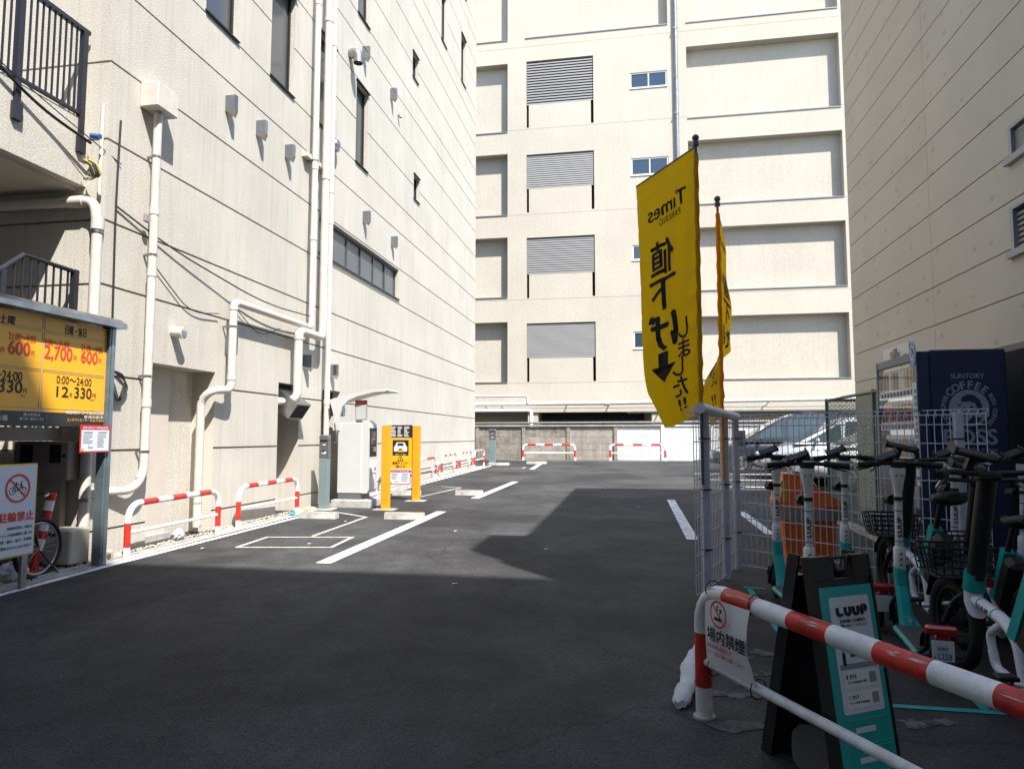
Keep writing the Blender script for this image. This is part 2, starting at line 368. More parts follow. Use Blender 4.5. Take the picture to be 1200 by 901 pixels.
def banded_wall(root, P, s0, s1, zs, holes, mt, jm, gap=0.028, t=0.03, name='wall_panel', scuts=()):
    """P(s, n, z) -> point.  One object per course between joints; each stands proud of a backing."""
    hs = [h[:4] for h in holes]
    cs_all = sorted({s0, s1} | {x for h in hs for x in h[:2] if s0 < x < s1})
    segs = [s0] + [q for q in scuts] + [s1]
    for i in range(len(zs) - 1):
        za, zb = zs[i] + (gap / 2 if i else 0), zs[i + 1] - gap / 2
        cz = sorted({za, zb} | {x for h in hs for x in h[2:4] if za < x < zb})
        full = sorted(h for h in hs if h[2] <= za + 1e-6 and h[3] >= zb - 1e-6); pieces = []
        for k in range(len(segs) - 1):
            a0 = segs[k]
            for h in full:
                if segs[k] < h[0] and h[1] < segs[k + 1]: pieces.append((a0, h[0], k, False)); a0 = h[1]
            pieces.append((a0, segs[k + 1], k, True))
        for a0, b0, k, last in pieces:
            sa, sb = a0 + (gap / 4 if k and a0 == segs[k] else 0), b0 - (gap / 4 if last and k < len(segs) - 2 else 0)
            cs = sorted({sa, sb} | {x for x in cs_all if sa < x < sb}); mb = MB()
            for a, b, c, d in cells(cs, cz, hs):
                mb.quad(P(a, 0, c), P(b, 0, c), P(b, 0, d), P(a, 0, d))
                if abs(c - za) < 1e-6: mb.quad(P(a, 0, c), P(b, 0, c), P(b, -t, c), P(a, -t, c))
                if abs(d - zb) < 1e-6: mb.quad(P(a, 0, d), P(b, 0, d), P(b, -t, d), P(a, -t, d))
                if abs(a - sa) < 1e-6 and not any(abs(a - h[1]) < 1e-6 for h in hs): mb.quad(P(a, 0, c), P(a, 0, d), P(a, -t, d), P(a, -t, c))
                if abs(b - sb) < 1e-6 and not any(abs(b - h[0]) < 1e-6 for h in hs): mb.quad(P(b, 0, c), P(b, 0, d), P(b, -t, d), P(b, -t, c))
            if mb.f: mb.build(name, mt, root, True)
    mb = MB(); cz = sorted({zs[0], zs[-1]} | {x for h in hs for x in h[2:4]})
    for a, b, c, d in cells(cs_all, cz, hs): mb.quad(P(a, -t, c), P(b, -t, c), P(b, -t, d), P(a, -t, d))
    mb.build('joint_backing', jm, root, True)
    for h in holes:
        a, b, c, d, dep = h[:5]; mb = MB()
        mb.quad(P(a, 0, c), P(a, 0, d), P(a, -dep, d), P(a, -dep, c)); mb.quad(P(b, 0, c), P(b, 0, d), P(b, -dep, d), P(b, -dep, c))
        mb.quad(P(a, 0, d), P(b, 0, d), P(b, -dep, d), P(a, -dep, d)); mb.quad(P(a, 0, c), P(b, 0, c), P(b, -dep, c), P(a, -dep, c))
        if len(h) > 5 and h[5]: mb.quad(P(a, -dep, c), P(b, -dep, c), P(b, -dep, d), P(a, -dep, d))
        mb.build('recess', mt, root, True)
def pbox(mb, P, a, b, n0, n1, c, d, mi=0):
    return mb.add([P(x, y, z) for x in (a, b) for y in (n0, n1) for z in (c, d)],
                  [(0, 1, 3, 2), (4, 6, 7, 5), (0, 4, 5, 1), (2, 3, 7, 6), (0, 2, 6, 4), (1, 5, 7, 3)], mi)
def window(root, P, a, b, c, d, n, panes=1, fr='bronze', gl='glass', fw_=0.05, sill=True, name='window'):
    mb = MB()
    for x in (a, b - fw_): pbox(mb, P, x, x + fw_, n - .05, n + .02, c, d)
    pbox(mb, P, a + fw_, b - fw_, n - .05, n + .021, d - fw_, d); pbox(mb, P, a + fw_, b - fw_, n - .05, n + .021, c, c + fw_)
    for k in range(1, panes):
        x = a + (b - a) * k / panes; pbox(mb, P, x - fw_ * .45, x + fw_ * .45, n - .04, n + .019, c + fw_, d - fw_)
    o = mb.build(name, fr, root, True)
    for k in range(panes):
        x0 = a + (b - a) * k / panes + fw_ * (.9 if k == 0 else .4); x1 = a + (b - a) * (k + 1) / panes - fw_ * (.9 if k == panes - 1 else .4)
        mb = MB(); pbox(mb, P, x0, x1, n - .03, n - .012 + (k % 2) * .008, c + fw_ * .9, d - fw_ * .9); mb.build('pane', gl, o, True)
    if sill:
        mb = MB(); mb.add([P(a - .02, n, c + .02), P(b + .02, n, c + .02), P(b + .02, .035, c - .02), P(a - .02, .035, c - .02), P(a - .02, n, c - .01), P(b + .02, n, c - .01), P(b + .02, .035, c - .045), P(a - .02, .035, c - .045)],
                          [(0, 1, 2, 3), (4, 7, 6, 5), (3, 2, 6, 7), (0, 3, 7, 4), (1, 5, 6, 2)]); mb.build('sill', fr, o, True)
    return o
def line_strip(pts, wd, y_up=0.004, name='parking_line', mt='line_white', label=None):
    mb = MB()
    for i in range(len(pts) - 1):
        a = Vector(pts[i][:2] + (0,)) if isinstance(pts[i], tuple) else Vector((pts[i].x, pts[i].y, 0)); b = Vector(pts[i + 1][:2] + (0,)) if isinstance(pts[i + 1], tuple) else Vector((pts[i + 1].x, pts[i + 1].y, 0))
        d = (b - a).normalized(); n = Vector((-d.y, d.x, 0)) * wd / 2
        q = [a - n - d * (wd / 2 if i else 0), a + n - d * (wd / 2 if i else 0), b + n, b - n]
        mb.poly([(p.x, p.y, gz(p.y) + y_up + .0002 * i) for p in q])
    return tag(mb.build(name, mt), kind='structure', label=label)

# ================================================================== GROUND
mb = MB()
xs = [-200, -60, -20, -8, -4, 0, 4, 8, 20, 60, 200]; ys = [-200, -60, -20, 0, 5, 10, 15, 20, 25, 30, 40, 80, 200]
for i in range(len(xs) - 1):
    for j in range(len(ys) - 1):
        mb.quad((xs[i], ys[j], gz(ys[j])), (xs[i + 1], ys[j], gz(ys[j])), (xs[i + 1], ys[j + 1], gz(ys[j + 1])), (xs[i], ys[j + 1], gz(ys[j + 1])))
tag(mb.build('ground', 'asphalt'), kind='structure')
XL, XR = -5.72, 3.37                                        # faces of the left and right buildings
def strip(name, x0, x1, y0, y1, up_, mt):
    mb = MB(); mb.quad((x0, y0, gz(y0) + up_), (x1, y0, gz(y0) + up_), (x1, y1, gz(y1) + up_), (x0, y1, gz(y1) + up_))
    return tag(mb.build(name, mt), kind='structure')
strip('gutter_strip', -5.52, -5.385, 2.0, 25.5, 0.004, 'concrete')
strip('gutter_strip', -5.80, -5.52, 2.0, 25.5, 0.006, 'stone_b')
mb = MB()
for k in range(26):                                         # low kerb edging that holds the gravel, one block every metre
    y = 2.0 + k * 0.9; mb.box(-5.535, -5.505, y, y + 0.88, gz(y) - .05, gz(y) + 0.035, 0, .006)
tag(mb.build('kerb_edging', 'concrete'), kind='structure')
mb = MB()                                                   # pebbles in the strip
for k in range(2600):
    y = 5.2 + 9.5 * random.random() ** 1.3; x = random.uniform(-5.71, -5.54); r = random.uniform(.010, .024); z = gz(y) + .006 + random.uniform(0, .02)
    a = random.random() * 6.28; q = [random.uniform(.6, 1.2) * r for _ in range(5)]
    vs = [(x + q[i] * math.cos(a + i * 1.2566), y + q[i] * math.sin(a + i * 1.2566), z) for i in range(5)] + [(x, y, z + r * .8), (x, y, z - r * .5)]
    mb.add(vs, [(i, (i + 1) % 5, 5) for i in range(5)] + [((i + 1) % 5, i, 6) for i in range(5)], 0 if random.random() < .6 else 1)
tag(mb.build('gravel', ['stone_a', 'stone_b']), kind='stuff', label='pale pebbles along the foot of the cream wall', cat='gravel')
# painted lines
line_strip([(-5.31, 1.0), (-5.31, 5.1), (-5.33, 6.5), (-5.25, 10.4), (-5.25, 11.0)], .09)
line_strip([(-5.42, 6.9), (-5.40, 9.0), (-5.40, 11.0)], .035)
line_strip([(-5.27, 13.7), (-5.27, 25.5)], .09)
line_strip([(-5.44, 14.5), (-5.44, 25.5)], .04)
line_strip([(-3.2, 6.82), (-3.2, 11.35)], .17)
line_strip([(-3.14, 13.58), (-3.06, 18.0)], .17)
line_strip([G(637, 541), G(623, 550)], .17)
line_strip([(.74, 9.0), (.74, 13.9)], .15)
line_strip([(1.79, 9.6), (1.79, 12.1)], .13)
line_strip([(1.9, 19.5), (7.0, 19.5)], .13); line_strip([(1.9, 22.0), (7.0, 22.0)], .13); line_strip([(2.2, 17.2), (6.5, 17.2)], .13)
line_strip([G(277, 641.5), G(313, 629.5), G(413, 629.5), G(388, 641.5), G(277, 641.5)], .05, mt='line_cream')
line_strip([G(366, 628.5), G(429, 606), G(396, 600.5)], .05, mt='line_cream')
line_strip([G(493, 582), G(540, 571.5), G(517, 570)], .045, mt='line_cream')
line_strip([G(575, 549), G(612, 549.3), G(616, 547.2), G(583, 547.0)], .045, mt='line_cream')
def worn(cx, cy, r, rx=1.0, n=30, mt='line_white'):
    mb = MB(); a0 = random.random() * 6
    pts = [(cx + rx * r * (q := random.uniform(.35, 1.1)) * math.cos(a0 + 6.283 * i / n), cy + r * q * math.sin(a0 + 6.283 * i / n)) for i in range(n)]
    c = (cx, cy, gz(cy) + .0035)
    mb.add([c] + [(x, y, gz(y) + .0035) for x, y in pts], [(0, 1 + i, 1 + (i + 1) % n) for i in range(n)])
    tag(mb.build('worn_paint', mt), kind='structure')
mat('worn_grey', (0.105, 0.102, 0.095), 0.9, grime=0.7, var=0.2, vscale=12)
for u, v, r in ((868, 800, .05), (893, 765, .07), (880, 790, .05), (905, 790, .06), (862, 815, .06), (840, 812, .05), (888, 815, .05), (873, 770, .04), (1075, 849, .06), (1100, 846, .05)):
    p = G(u, v); worn(p.x, p.y, r, 1.7, mt='worn_grey')
p = G(860, 845); worn(p.x - .02, p.y - .06, .13, 1.3, 12, 'worn_grey')
# teal bays for the scooters
for pts in ([G(872, 688), G(896, 690)], [G(878, 690), G(925, 757), G(950, 800)], [G(896, 724), G(960, 716)], [G(1028, 826), G(1210, 838)], [G(1040, 826), G(1026, 790), G(985, 730)], [G(1155, 832), G(1118, 795), G(1060, 712)], [G(1120, 720), G(1085, 715)]):
    line_strip(pts, .045, name='bay_line', mt='line_teal')
for q_, (cx, cy) in enumerate(((-1.0, 8.0), (-1.6, 6.1), (-2.4, 9.2), (.1, 12.5), (-3.9, 7.9), (-5.0, 7.4), (-.6, 16.0), (-4.3, 9.9))):
    mb = MB(); mb.add([(cx - .02, cy, gz(cy) + .004), (cx + .03, cy + .01, gz(cy) + .012), (cx + .03, cy + .05, gz(cy) + .006), (cx - .02, cy + .03, gz(cy) + .010)], [(0, 1, 2), (0, 2, 3)])
    tag(mb.build('litter_scrap', 'sack_white'), 'tiny pale scrap of litter ' + ('in the sunlit wedge left of the long shade', 'in the foreground shade, nearest the camera', 'on the sunlit asphalt in the middle of the yard', 'inside the far block of shade', 'between the rectangle outline and the nearest barrier', 'by the tariff board post at the shade edge', 'beyond the far block of shade', 'inside the cream rectangle outline')[q_], 'litter', 'scraps of litter on the asphalt')

# ================================================================== LEFT BUILDING
XE = 24.7; YC = 6.5
lb = thing('office_building', 'cream stuccoed building with grooved courses and steel vent hoods along the left', 'building', (XL, YC, 0))
PL = lambda s, n, z: (XL + n, s, z)
ZL = [-.2, .39, 1.25, 2.08, 3.08, 3.80, 4.72, 5.62, 6.55, 7.24, 8.17, 9.11, 10.0, 10.55, 11.48, 12.4, 13.25, 13.85, 14.8, 15.7, 16.6, 17.15, 18.1, 19.0]
win_l = [(8.15, 8.92, 7.30, 9.06), (9.86, 10.62, 7.30, 9.06), (11.50, 12.26, 7.30, 9.06), (13.34, 13.98, 7.28, 9.02), (13.34, 13.98, 10.60, 12.3), (19.82, 20.42, 13.88, 15.62),
         (22.35, 22.95, 13.88, 15.55), (22.4, 23.0, 17.2, 18.6), (17.06, 17.54, 11.17, 11.84), (17.26, 17.74, 7.85, 8.49)]
long_w = (11.72, 16.16, 4.86, 5.58)
niches = [(7.36, 8.64, -.2, 2.30, .34, True), (10.38, 11.10, -.2, 2.30, .42, True), (12.0, 12.80, -.2, 2.30, .42, True)]
holes = [w_ + (.14,) for w_ in win_l] + [long_w + (.16,)] + niches
banded_wall(lb, PL, YC, XE, ZL, holes, 'stucco', 'joint', gap=.026, t=.022)
PR = lambda s, n, z: (s, YC - n, z)                         # return wall, faces the street
banded_wall(lb, PR, -16.0, XL - .0225, ZL, [], 'stucco', 'joint', gap=.026, t=.022)
mb = MB(); mb.box(-16, XL - .05, YC + .05, XE, 18.9, 19.1); mb.box(-16, XL - .03, XE - .03, XE, -.2, 18.9); mb.build('roof', 'concrete', lb, True)
for w_ in win_l: window(lb, PL, *w_, -.10, 1, fw_=.045 if w_[1] - w_[0] > .55 else .03)
window(lb, PL, *long_w, -.11, 6, fr='bronze_light', gl='glass_frosted', fw_=.045)
for (a, b, c, d) in win_l[:8]:
    mb = MB(); pbox(mb, PL, a - .04, b + .04, 0, .05, d + .01, d + .035); mb.build('window_hood', 'bronze', lb, True)
for (a, b, c, d) in win_l[8:]:
    mb = MB(); pbox(mb, PL, a - .03, b + .03, 0, .04, d + .01, d + .03); mb.build('window_hood', 'bronze', lb, True)
# infill panel and pilasters of the niches
mb = MB(); mb.box(XL - .335, XL - .30, 7.37, 8.10, .17, 2.295); mb.build('infill_panel', 'infill', lb, True)
mb = MB(); mb.box(XL - .335, XL - .22, 7.37, 8.12, -.1, .17); mb.build('infill_base', 'concrete', lb, True)
for y0, y1 in ((10.40, 11.08), (12.02, 12.78)):
    mb = MB(); mb.box(XL - .41, XL - .15, y0, y1, 1.86, 2.28); mb.build('vent_opening', 'void', lb, True)
def hood(y0, y1, z0, z1, m_t):
    d = .165; w_ = .07
    mb = MB(); mb.box(XL, XL + d, y0, y0 + w_, z0, z1 - .03, 0, .004); o = mb.build('vent_hood', m_t, lb, True)
    mb = MB(); a, b, c, e = (XL, y0, z0 - .001), (XL + d, y0, z0 - .001), (XL + d, y0 + w_, z0 - .001), (XL, y0 + w_, z0 - .001); q = (XL + .10, y0 + .12, z0 - .065)
    mb.add([a, b, c, e, q], [(0, 1, 4), (1, 2, 4), (2, 3, 4), (3, 0, 4), (0, 1, 2, 3)]); mb.build('hood_throat', 'pipe_cream', o, True)
for (y0, y1, z0, z1, m_) in ((8.66, 9.0, 6.09, 6.35, 'stainless'), (9.48, 9.84, 6.10, 6.36, 'stainless'), (10.38, 10.76, 6.12, 6.36, 'stainless'), (13.60, 13.98, 9.70, 9.98, 'stainless'), (15.36, 15.74, 9.66, 9.94, 'stainless'),
                             (13.78, 14.2, 6.08, 6.34, 'stainless'), (15.56, 16.0, 6.05, 6.30, 'stainless'), (8.84, 9.14, 2.60, 2.86, 'stainless'), (11.20, 11.5, 2.62, 2.88, 'stainless'), (12.28, 12.66, 2.58, 2.82, 'stainless')):
    hood(y0, y1, z0, z1, m_)
def elbow(y, z, r, out, drop):
    mb = MB(); p = bend([(XL, y, z), (XL + out, y, z), (XL + out, y, z - drop)], out * .8, 6); mb.tube(p, r, 14, 0, caps=False)
    e = p[-1]; mb.tube([(e.x, e.y, e.z), (e.x, e.y, e.z + .05)], r * .9, 14, 1); mb.build('exhaust_elbow', ['stainless_dull', 'void'], lb, True)
elbow(12.95, 9.40, .10, .19, .22); elbow(15.95, 9.5, .035, .07, .06)
mb = MB(); mb.ball((XL + .05, 12.22, 7.12), .11, .12, .12); mb.cyl((XL + .07, 12.2, 7.06), (XL + .07, 12.2, 6.99), .09, .08); mb.build('exhaust_cap', 'stainless_dull', lb, True)
mb = MB(); mb.tube([(XL, 7.72, 2.73), (XL + .15, 7.72, 2.71)], .07, 14); mb.tube([(XL + .13, 7.72, 2.712), (XL + .16, 7.72, 2.709)], .075, 14); mb.tube([(XL + .161, 7.72, 2.709), (XL + .163, 7.72, 2.709)], .05, 14, 1); mb.build('exhaust_stub', ['pipe_cream', 'stainless_dull'], lb, True)
for dy in (0, .17):                                          # the two silver ducts by the payment machine
    mb = MB(); p = bend([(XL - .3, 12.28 + dy, 2.03), (XL + .16, 12.28 + dy, 2.03), (XL + .16, 12.28 + dy, 1.80)], .16, 6); mb.tube(p, .10, 14, 0, caps=False)
    for k in range(1, len(p) - 1, 2): mb.tube([p[k] - (p[k + 1] - p[k]) * .15, p[k] + (p[k + 1] - p[k]) * .15], .106, 14)
    mb.tube([p[-1] + Vector((0, 0, .05)), p[-1] + Vector((0, 0, .002))], .092, 14, 1); mb.build('silver_duct', ['stainless_dull', 'void'], lb, True)
mb = MB(); mb.M = Matrix.Translation((XL + .02, 10.75, 1.95)) @ Matrix.Rotation(R(35), 4, 'Y')     # angled square duct
mb.box(-.25, .22, -.24, .24, -.15, .15, 0); mb.box(.221, .225, -.215, .215, -.125, .125, 1); mb.build('square_duct', ['stainless_dull', 'void'], lb, True)
# drain pipes
def pipe(pts, r, name='drainpipe', mt='pipe_cream', joints=(), br=.06, root=None):
    mb = MB(); p = bend(pts, br, 5); mb.tube(p, r, 12)
    for a, b in joints: mb.tube([a, b], r * 1.14, 12)
    return mb.build(name, mt, root or lb, True)
def clamps(x, y, zs, r):
    for z in zs: mb = MB(); mb.tube([(x, y, z), (x, y, z + .025)], r * 1.1, 12); mb.box(XL - .0, x, y - .012, y + .012, z - .002, z + .027); mb.build('pipe_clamp', 'stainless_dull', lb, True)
xp = XL + .12
def coll(x, y, zs, r=None): return [((x, y, z), (x, y, z + .09)) for z in zs]
pipe([(xp, 7.14, 5.3), (xp, 7.14, .98), (xp, 6.98, .80), (XL - .02, 6.45, .80)], .048, joints=coll(xp, 7.14, (4.05, 3.3, 1.75)), br=.16)
clamps(xp, 7.14, (4.75, 3.55, 2.1, 1.22), .048)
mb = MB(); mb.box(XL, XL + .24, 6.97, 7.34, 5.32, 5.62, 0, .01); mb.build('rain_hopper', 'pipe_cream', lb, True)
xq = XL + .16
zA, zB = 3.32, 3.20
pipe([(xq, 11.18, 18), (xq, 11.18, zA), (xq, 8.78, zA), (xq, 8.78, 2.06), (xq - .05, 8.40, 2.03), (xq - .2, 8.40, 1.9), (xq - .2, 8.40, .2)], .055,
     joints=coll(xq, 11.18, (15, 12, 9.3, 6.2, 4.9)) + [((xq, 8.78, zA - .12), (xq, 8.78, zA - .05)), ((xq, 8.78, 2.2), (xq, 8.78, 2.28))], br=.12)
pipe([(xq + .03, 11.56, 18), (xq + .03, 11.56, zB), (xq + .03, 10.66, zB), (xq + .03, 10.66, 2.02), (XL - .1, 10.5, 1.98)], .072,
     joints=coll(xq + .03, 11.56, (15, 12, 9.2, 6.15)) + [((xq + .03, 10.66, zB - .16), (xq + .03, 10.66, zB - .08))], br=.14)
pipe([(xq, 11.86, 18), (xq, 11.86, .14)], .052, joints=coll(xq, 11.86, (14.5, 8.9, 6.0, 5.4, 2.0, 1.2)))
clamps(xq, 11.18, (6.35, 10.5), .055); clamps(xq, 8.78, (2.95,), .055); clamps(xq - .2, 8.40, (.5, 1.9), .05)
mb = MB(); mb.box(XL, xq - .05, 10.98, 11.9, 6.38, 6.46); mb.build('pipe_bracket', 'pipe_cream', lb, True)
# balcony with iron railing, on the street side
bx = -5.97
mb = MB(); mb.box(bx - .12, bx, 1.0, YC - .001, 4.18, 4.92); mb.build('balcony_parapet', 'stucco', lb, True)
mb = MB(); mb.box(-9.5, bx - .121, 1.0, YC - .002, 4.14, 4.30); mb.build('balcony_slab', 'stucco_plain', lb, True)
mb = MB(); mb.cyl((-7.35, 6.1, 4.14), (-7.35, 6.1, 4.05), .15, .14, 20); mb.cyl((-7.35, 6.1, 4.05), (-7.35, 6.1, 4.03), .11, .10, 20, 1); mb.build('ceiling_lamp', ['iron', 'print_white'], lb, True)
def bars(y0, y1, n, x, za, zb, r, top):
    rl = None
    for k in range(n):
        y = y0 + (y1 - y0) * k / (n - 1)
        a = za(y) if callable(za) else za; b = zb(y) if callable(zb) else zb
        mb = MB(); mb.box(x - r, x + r, y - r, y + r, a, b); o = mb.build('railing_bar', 'iron', top, True)
rail = thing('balcony_railing', 'black iron railing with upright bars on top of the balcony parapet', 'railing', (bx, 6.4, 4.92))
mb = MB(); mb.box(bx - .03, bx + .03, 1.2, 6.44, 5.90, 5.945); mb.build('top_rail', 'iron', rail, True)
mb = MB(); mb.box(bx - .02, bx + .02, 1.2, 6.36, 4.945, 4.98); mb.build('bottom_rail', 'iron', rail, True)
bars(4.9, 6.28, 20, bx, 4.98, 5.9, .008, rail)
for y in (5.58, 6.38, 4.6):
    mb = MB(); mb.box(bx - .03, bx + .03, y - .03, y + .03, 4.6, 5.9); mb.box(bx + .001, bx + .045, y - .05, y + .05, 4.52, 4.70); mb.build('railing_post', 'iron', rail, True)
# stair landing below the balcony
mb = MB(); mb.box(-9.5, -5.98, 3.0, 6.36, 1.36, 1.50); mb.build('landing_slab', 'stucco_plain', lb, True)
r2 = thing('stair_railing', 'black iron stair railing with a kinked top rail behind the yellow tariff board', 'railing', (-5.98, 6.3, 1.5))
def zt(y): return 2.60 if y > 99 else (3.22 - .0 * y if y > 5.78 else 3.22 - (5.78 - y) * .85)
mb = MB(); mb.tube([(-5.98, 4.6, zt(4.6)), (-5.98, 5.78, 3.22), (-5.98, 6.46, 3.2)], .026, 8, sm=False); mb.build('top_rail', 'iron', r2, True)
bars(4.95, 6.33, 16, -5.98, 1.5, lambda y: zt(y) - .01, .008, r2)
for y in (5.55, 6.42):
    mb = MB(); mb.box(-6.01, -5.95, y - .028, y + .028, 1.5, zt(y)); mb.build('railing_post', 'iron', r2, True)
# pipes at the return
xv = -5.80
mb = MB(); p = bend([(-9.5, 6.42, 4.02), (-5.775, 6.42, 3.98), (-5.735, 6.43, 3.7), (-5.735, 6.43, .1)], .12, 6); mb.tube(p, .055, 14)
for a, b in (((-6.10, 6.42, 3.985), (-5.90, 6.42, 3.982)), ((-5.735, 6.43, 3.66), (-5.735, 6.43, 3.80))): mb.tube([a, b], .066, 14)
mb.build('drainpipe', 'pipe_cream', lb, True)
for z in (3.62, .72): mb = MB(); mb.tube([(-5.735, 6.43, z), (-5.735, 6.43, z + .03)], .063, 14); mb.box(-5.745, -5.725, 6.46, 6.5, z, z + .03); mb.build('pipe_clamp', 'stainless_dull', lb, True)
mb = MB(); mb.tube([(-5.76, 6.46, 4.06), (-5.76, 6.46, 5.1)], .022, 10); mb.build('conduit', 'pipe_cream', lb, True)
mb = MB(); mb.tube(bend([(-5.66, 6.62, 1.62), (-5.66, 6.62, .95), (-5.69, 6.56, .92)], .05), .018, 8); mb.build('conduit', 'pipe_cream', lb, True)
mb = MB(); mb.box(-5.64, -5.60, 7.0, 7.07, 3.93, 4.03, 0, .008); mb.build('junction_box', 'print_grey', lb, True)
# meter box and condenser under the landing
t = thing('meter_box', 'beige metal meter cabinet with two dark windows fixed under the stair landing', 'meter box', (-6.25, 6.4, .95))
mb = MB(); mb.box(-6.46, -5.80, 6.25, 6.49, .95, 1.355, 0, .01); mb.build('cabinet', 'meter_beige', t, True)
for x0, x1 in ((-6.37, -6.22), (-6.01, -5.88)):
    mb = MB(); mb.box(x0, x1, 6.243, 6.26, 1.13, 1.32); mb.build('window_slot', 'void', t, True)
mb = MB(); mb.text('電灯メーター', (-5.93, 6.244, 1.338), (1, 0, 0), (0, 0, 1), .12, .020); mb.box(-5.86, -5.82, 6.243, 6.247, 1.19, 1.22); mb.build('lettering', 'print_black', t, True)
t = thing('air_conditioner', 'small beige condenser unit standing on the ground behind the leaning red post', 'air conditioner', (-5.7, 6.2, gz(6.2)))
mb = MB(); mb.box(-5.86, -5.545, 6.06, 6.32, .12, .47, 0, .015); mb.build('casing', 'ac_beige', t, True)
mb = MB(); mb.box(-5.79, -5.71, 6.052, 6.07, .41, .435); mb.build('handle', 'void', t, True)
mb = MB(); mb.box(-5.84, -5.78, 6.08, 6.30, .06, .12); mb.build('foot', 'void', t, True); mb = MB(); mb.box(-5.63, -5.57, 6.08, 6.30, .06, .12); mb.build('foot', 'void', t, True)
mb = MB(); mb.box(-9.5, -6.0, 6.40, 6.47, 0, .96); mb.box(-9.5, -9.4, 2.5, 6.4, 0, 4.1); mb.build('plinth_wall', 'stucco_plain', lb, True)
# cables
def cable(pts, r, label, mt='cable', n=4):
    mb = MB(); mb.tube(bend(pts, 9, 10) if len(pts) > 2 else pts, r, 6); return tag(mb.build('cable', mt), label, 'cable')
cable([(bx + .04, 4.4, 5.35), (bx + .06, 5.8, 4.75), (-5.82, 6.38, 4.62)], .016, 'thick black cable sagging across the balcony front to the wall corner')
cable([(bx + .05, 4.4, 5.28), (bx + .06, 5.6, 4.9), (-5.70, 6.7, 4.5)], .006, 'thin black wire running beside the thick cable under the balcony')
cable([(XL + .02, 6.66, 5.0), (XL + .02, 6.64, 4.0), (XL + .02, 6.68, 2.2)], .012, 'black cable dropping straight down the wall corner beside the rain hopper')
cable([(XL + .02, 6.64, 4.0), (XL + .05, 7.6, 3.75), (xq, 9.6, 3.45), (xq, 11.1, 3.52)], .010, 'black wire strung from the wall corner over to the group of three pipes')
cable([(XL + .03, 7.18, 3.55), (XL + .03, 8.0, 3.02), (XL + .05, 8.6, 3.12)], .007, 'drooping black wire between the hopper downpipe and the bracket')
cable([(XL + .03, 8.9, 3.35), (XL + .03, 9.7, 2.95), (XL + .05, 10.3, 3.18)], .006, 'short drooping wire beneath the long horizontal pipe')
for k, (m_, lb_) in enumerate((('cable_blue', 'blue connector of the cable bundle at the balcony end'), ('cable_yellow', 'yellow wires looped in the cable bundle under the balcony end'), ('cable', 'loose black wire loops hanging from the cable bundle'))):
    mb = MB()
    for q in range((1, 4, 6)[k]):
        c = Vector((-5.80 + random.uniform(-.03, .06), 6.33, (4.68, 4.32, 4.3)[k])); a = random.uniform(.05, .12)
        if k == 0: mb.tube([c + Vector((-.02, 0, 0)), c + Vector((.09, 0, -.02))], .03, 8)
        else: mb.tube(bend([c + Vector((-.05, 0, .1)), c + Vector((a, -.03, .02)), c + Vector((a * 1.2, 0, -.12)), c + Vector((-.02, 0, -.1 + .05 * q))], .2, 5), .007, 6)
    tag(mb.build('wire_bundle', m_), lb_, 'cable')
mb = MB()
for q in range(5): mb.tube(bend([(XL + .02, 6.68, 2.15), (XL + .04, 6.9 + .02 * q, 2.1 - .03 * q), (XL + .03, 6.78, 1.75), (XL + .02, 6.7, 2.0)], .2, 5), .006, 6)
tag(mb.build('wire_bundle', 'cable'), 'tangle of black wire hanging on the wall behind the tariff board post', 'cable')

# ================================================================== BACK BUILDING
YB = 33.0
bb = thing('parking_structure', 'tall cream building with recessed panels and louvred openings across the end', 'building', (2, YB, 0))
PB = lambda s, n, z: (s, YB - n, z)
ZB = [2.80, 4.03, 8.17, 12.47, 16.86, 21.2, 27]
bh = []
for a, b in ((-9.6, -6.0), (2.86, 9.84)):
    for c, d in ((4.04, 7.08), (8.28, 11.36), (12.46, 15.66), (16.76, 20.40), (21.6, 25.5)): bh.append((a, b, c + (.01 if abs(c - 4.04) < .001 else 0), d, .45, True))
bh.append((-5.10, 1.99, 21.62, 25.5, .45, True))
lv = []
for c, l, d in ((4.07, 5.25, 6.98), (8.22, 9.42, 11.28), (12.55, 13.77, 15.54), (16.92, 18.11, 20.42)): lv.append((c, l, d)); bh.append((-5.04, -1.66, c + .02, d, .40, False))
wb = [(.14, 1.93, 18.52, 19.32), (.14, 1.93, 14.12, 14.98), (.14, 1.93, 9.92, 10.66), (.14, 1.93, 5.62, 6.44)]
bh += [q + (.10, False) for q in wb]
banded_wall(bb, PB, -12, 10.45, ZB, bh, 'stucco_back', 'joint_light', gap=.012, t=.012)
mb = MB(); mb.box(-12, 10.45, YB + .5, YB + 12, 2.8, 27); mb.box(10.38, 10.449, YB + .013, YB + .5, 2.8, 27); mb.box(-12, 10.45, YB + .012, YB + 1.2, 2.60, 2.79)
mb.build('core', 'stucco_back', bb, True)
for h_ in bh[:11]:
    mb = MB(); mb.box(h_[0] + .002, h_[1] - .002, YB - .035, YB + .449, h_[2] + .003, h_[2] + .05); mb.build('flashing', 'flashing', bb, True)
for c, l, d in lv:
    o = (mb := MB()).box(-5.03, -1.67, YB + .30, YB + .39, c + .03, d - .01).build('louvre', 'void', bb, True)
    mb = MB(); n = 16
    for k in range(n):
        z = l + .03 + (d - l - .06) * k / n; mb.add([(-5.03, YB + .05, z), (-1.67, YB + .05, z), (-1.67, YB + .06, z + .075), (-5.03, YB + .06, z + .075), (-1.67, YB + .20, z + .10), (-5.03, YB + .20, z + .10)], [(0, 1, 2, 3), (3, 2, 4, 5)])
    tag(mb.build('slat', 'louvre', o, True), kind='stuff')
    mb = MB(); mb.box(-4.91, -1.80, YB + .004, YB + .29, c, l); mb.build('louvre_parapet', 'stucco_back', bb, True)
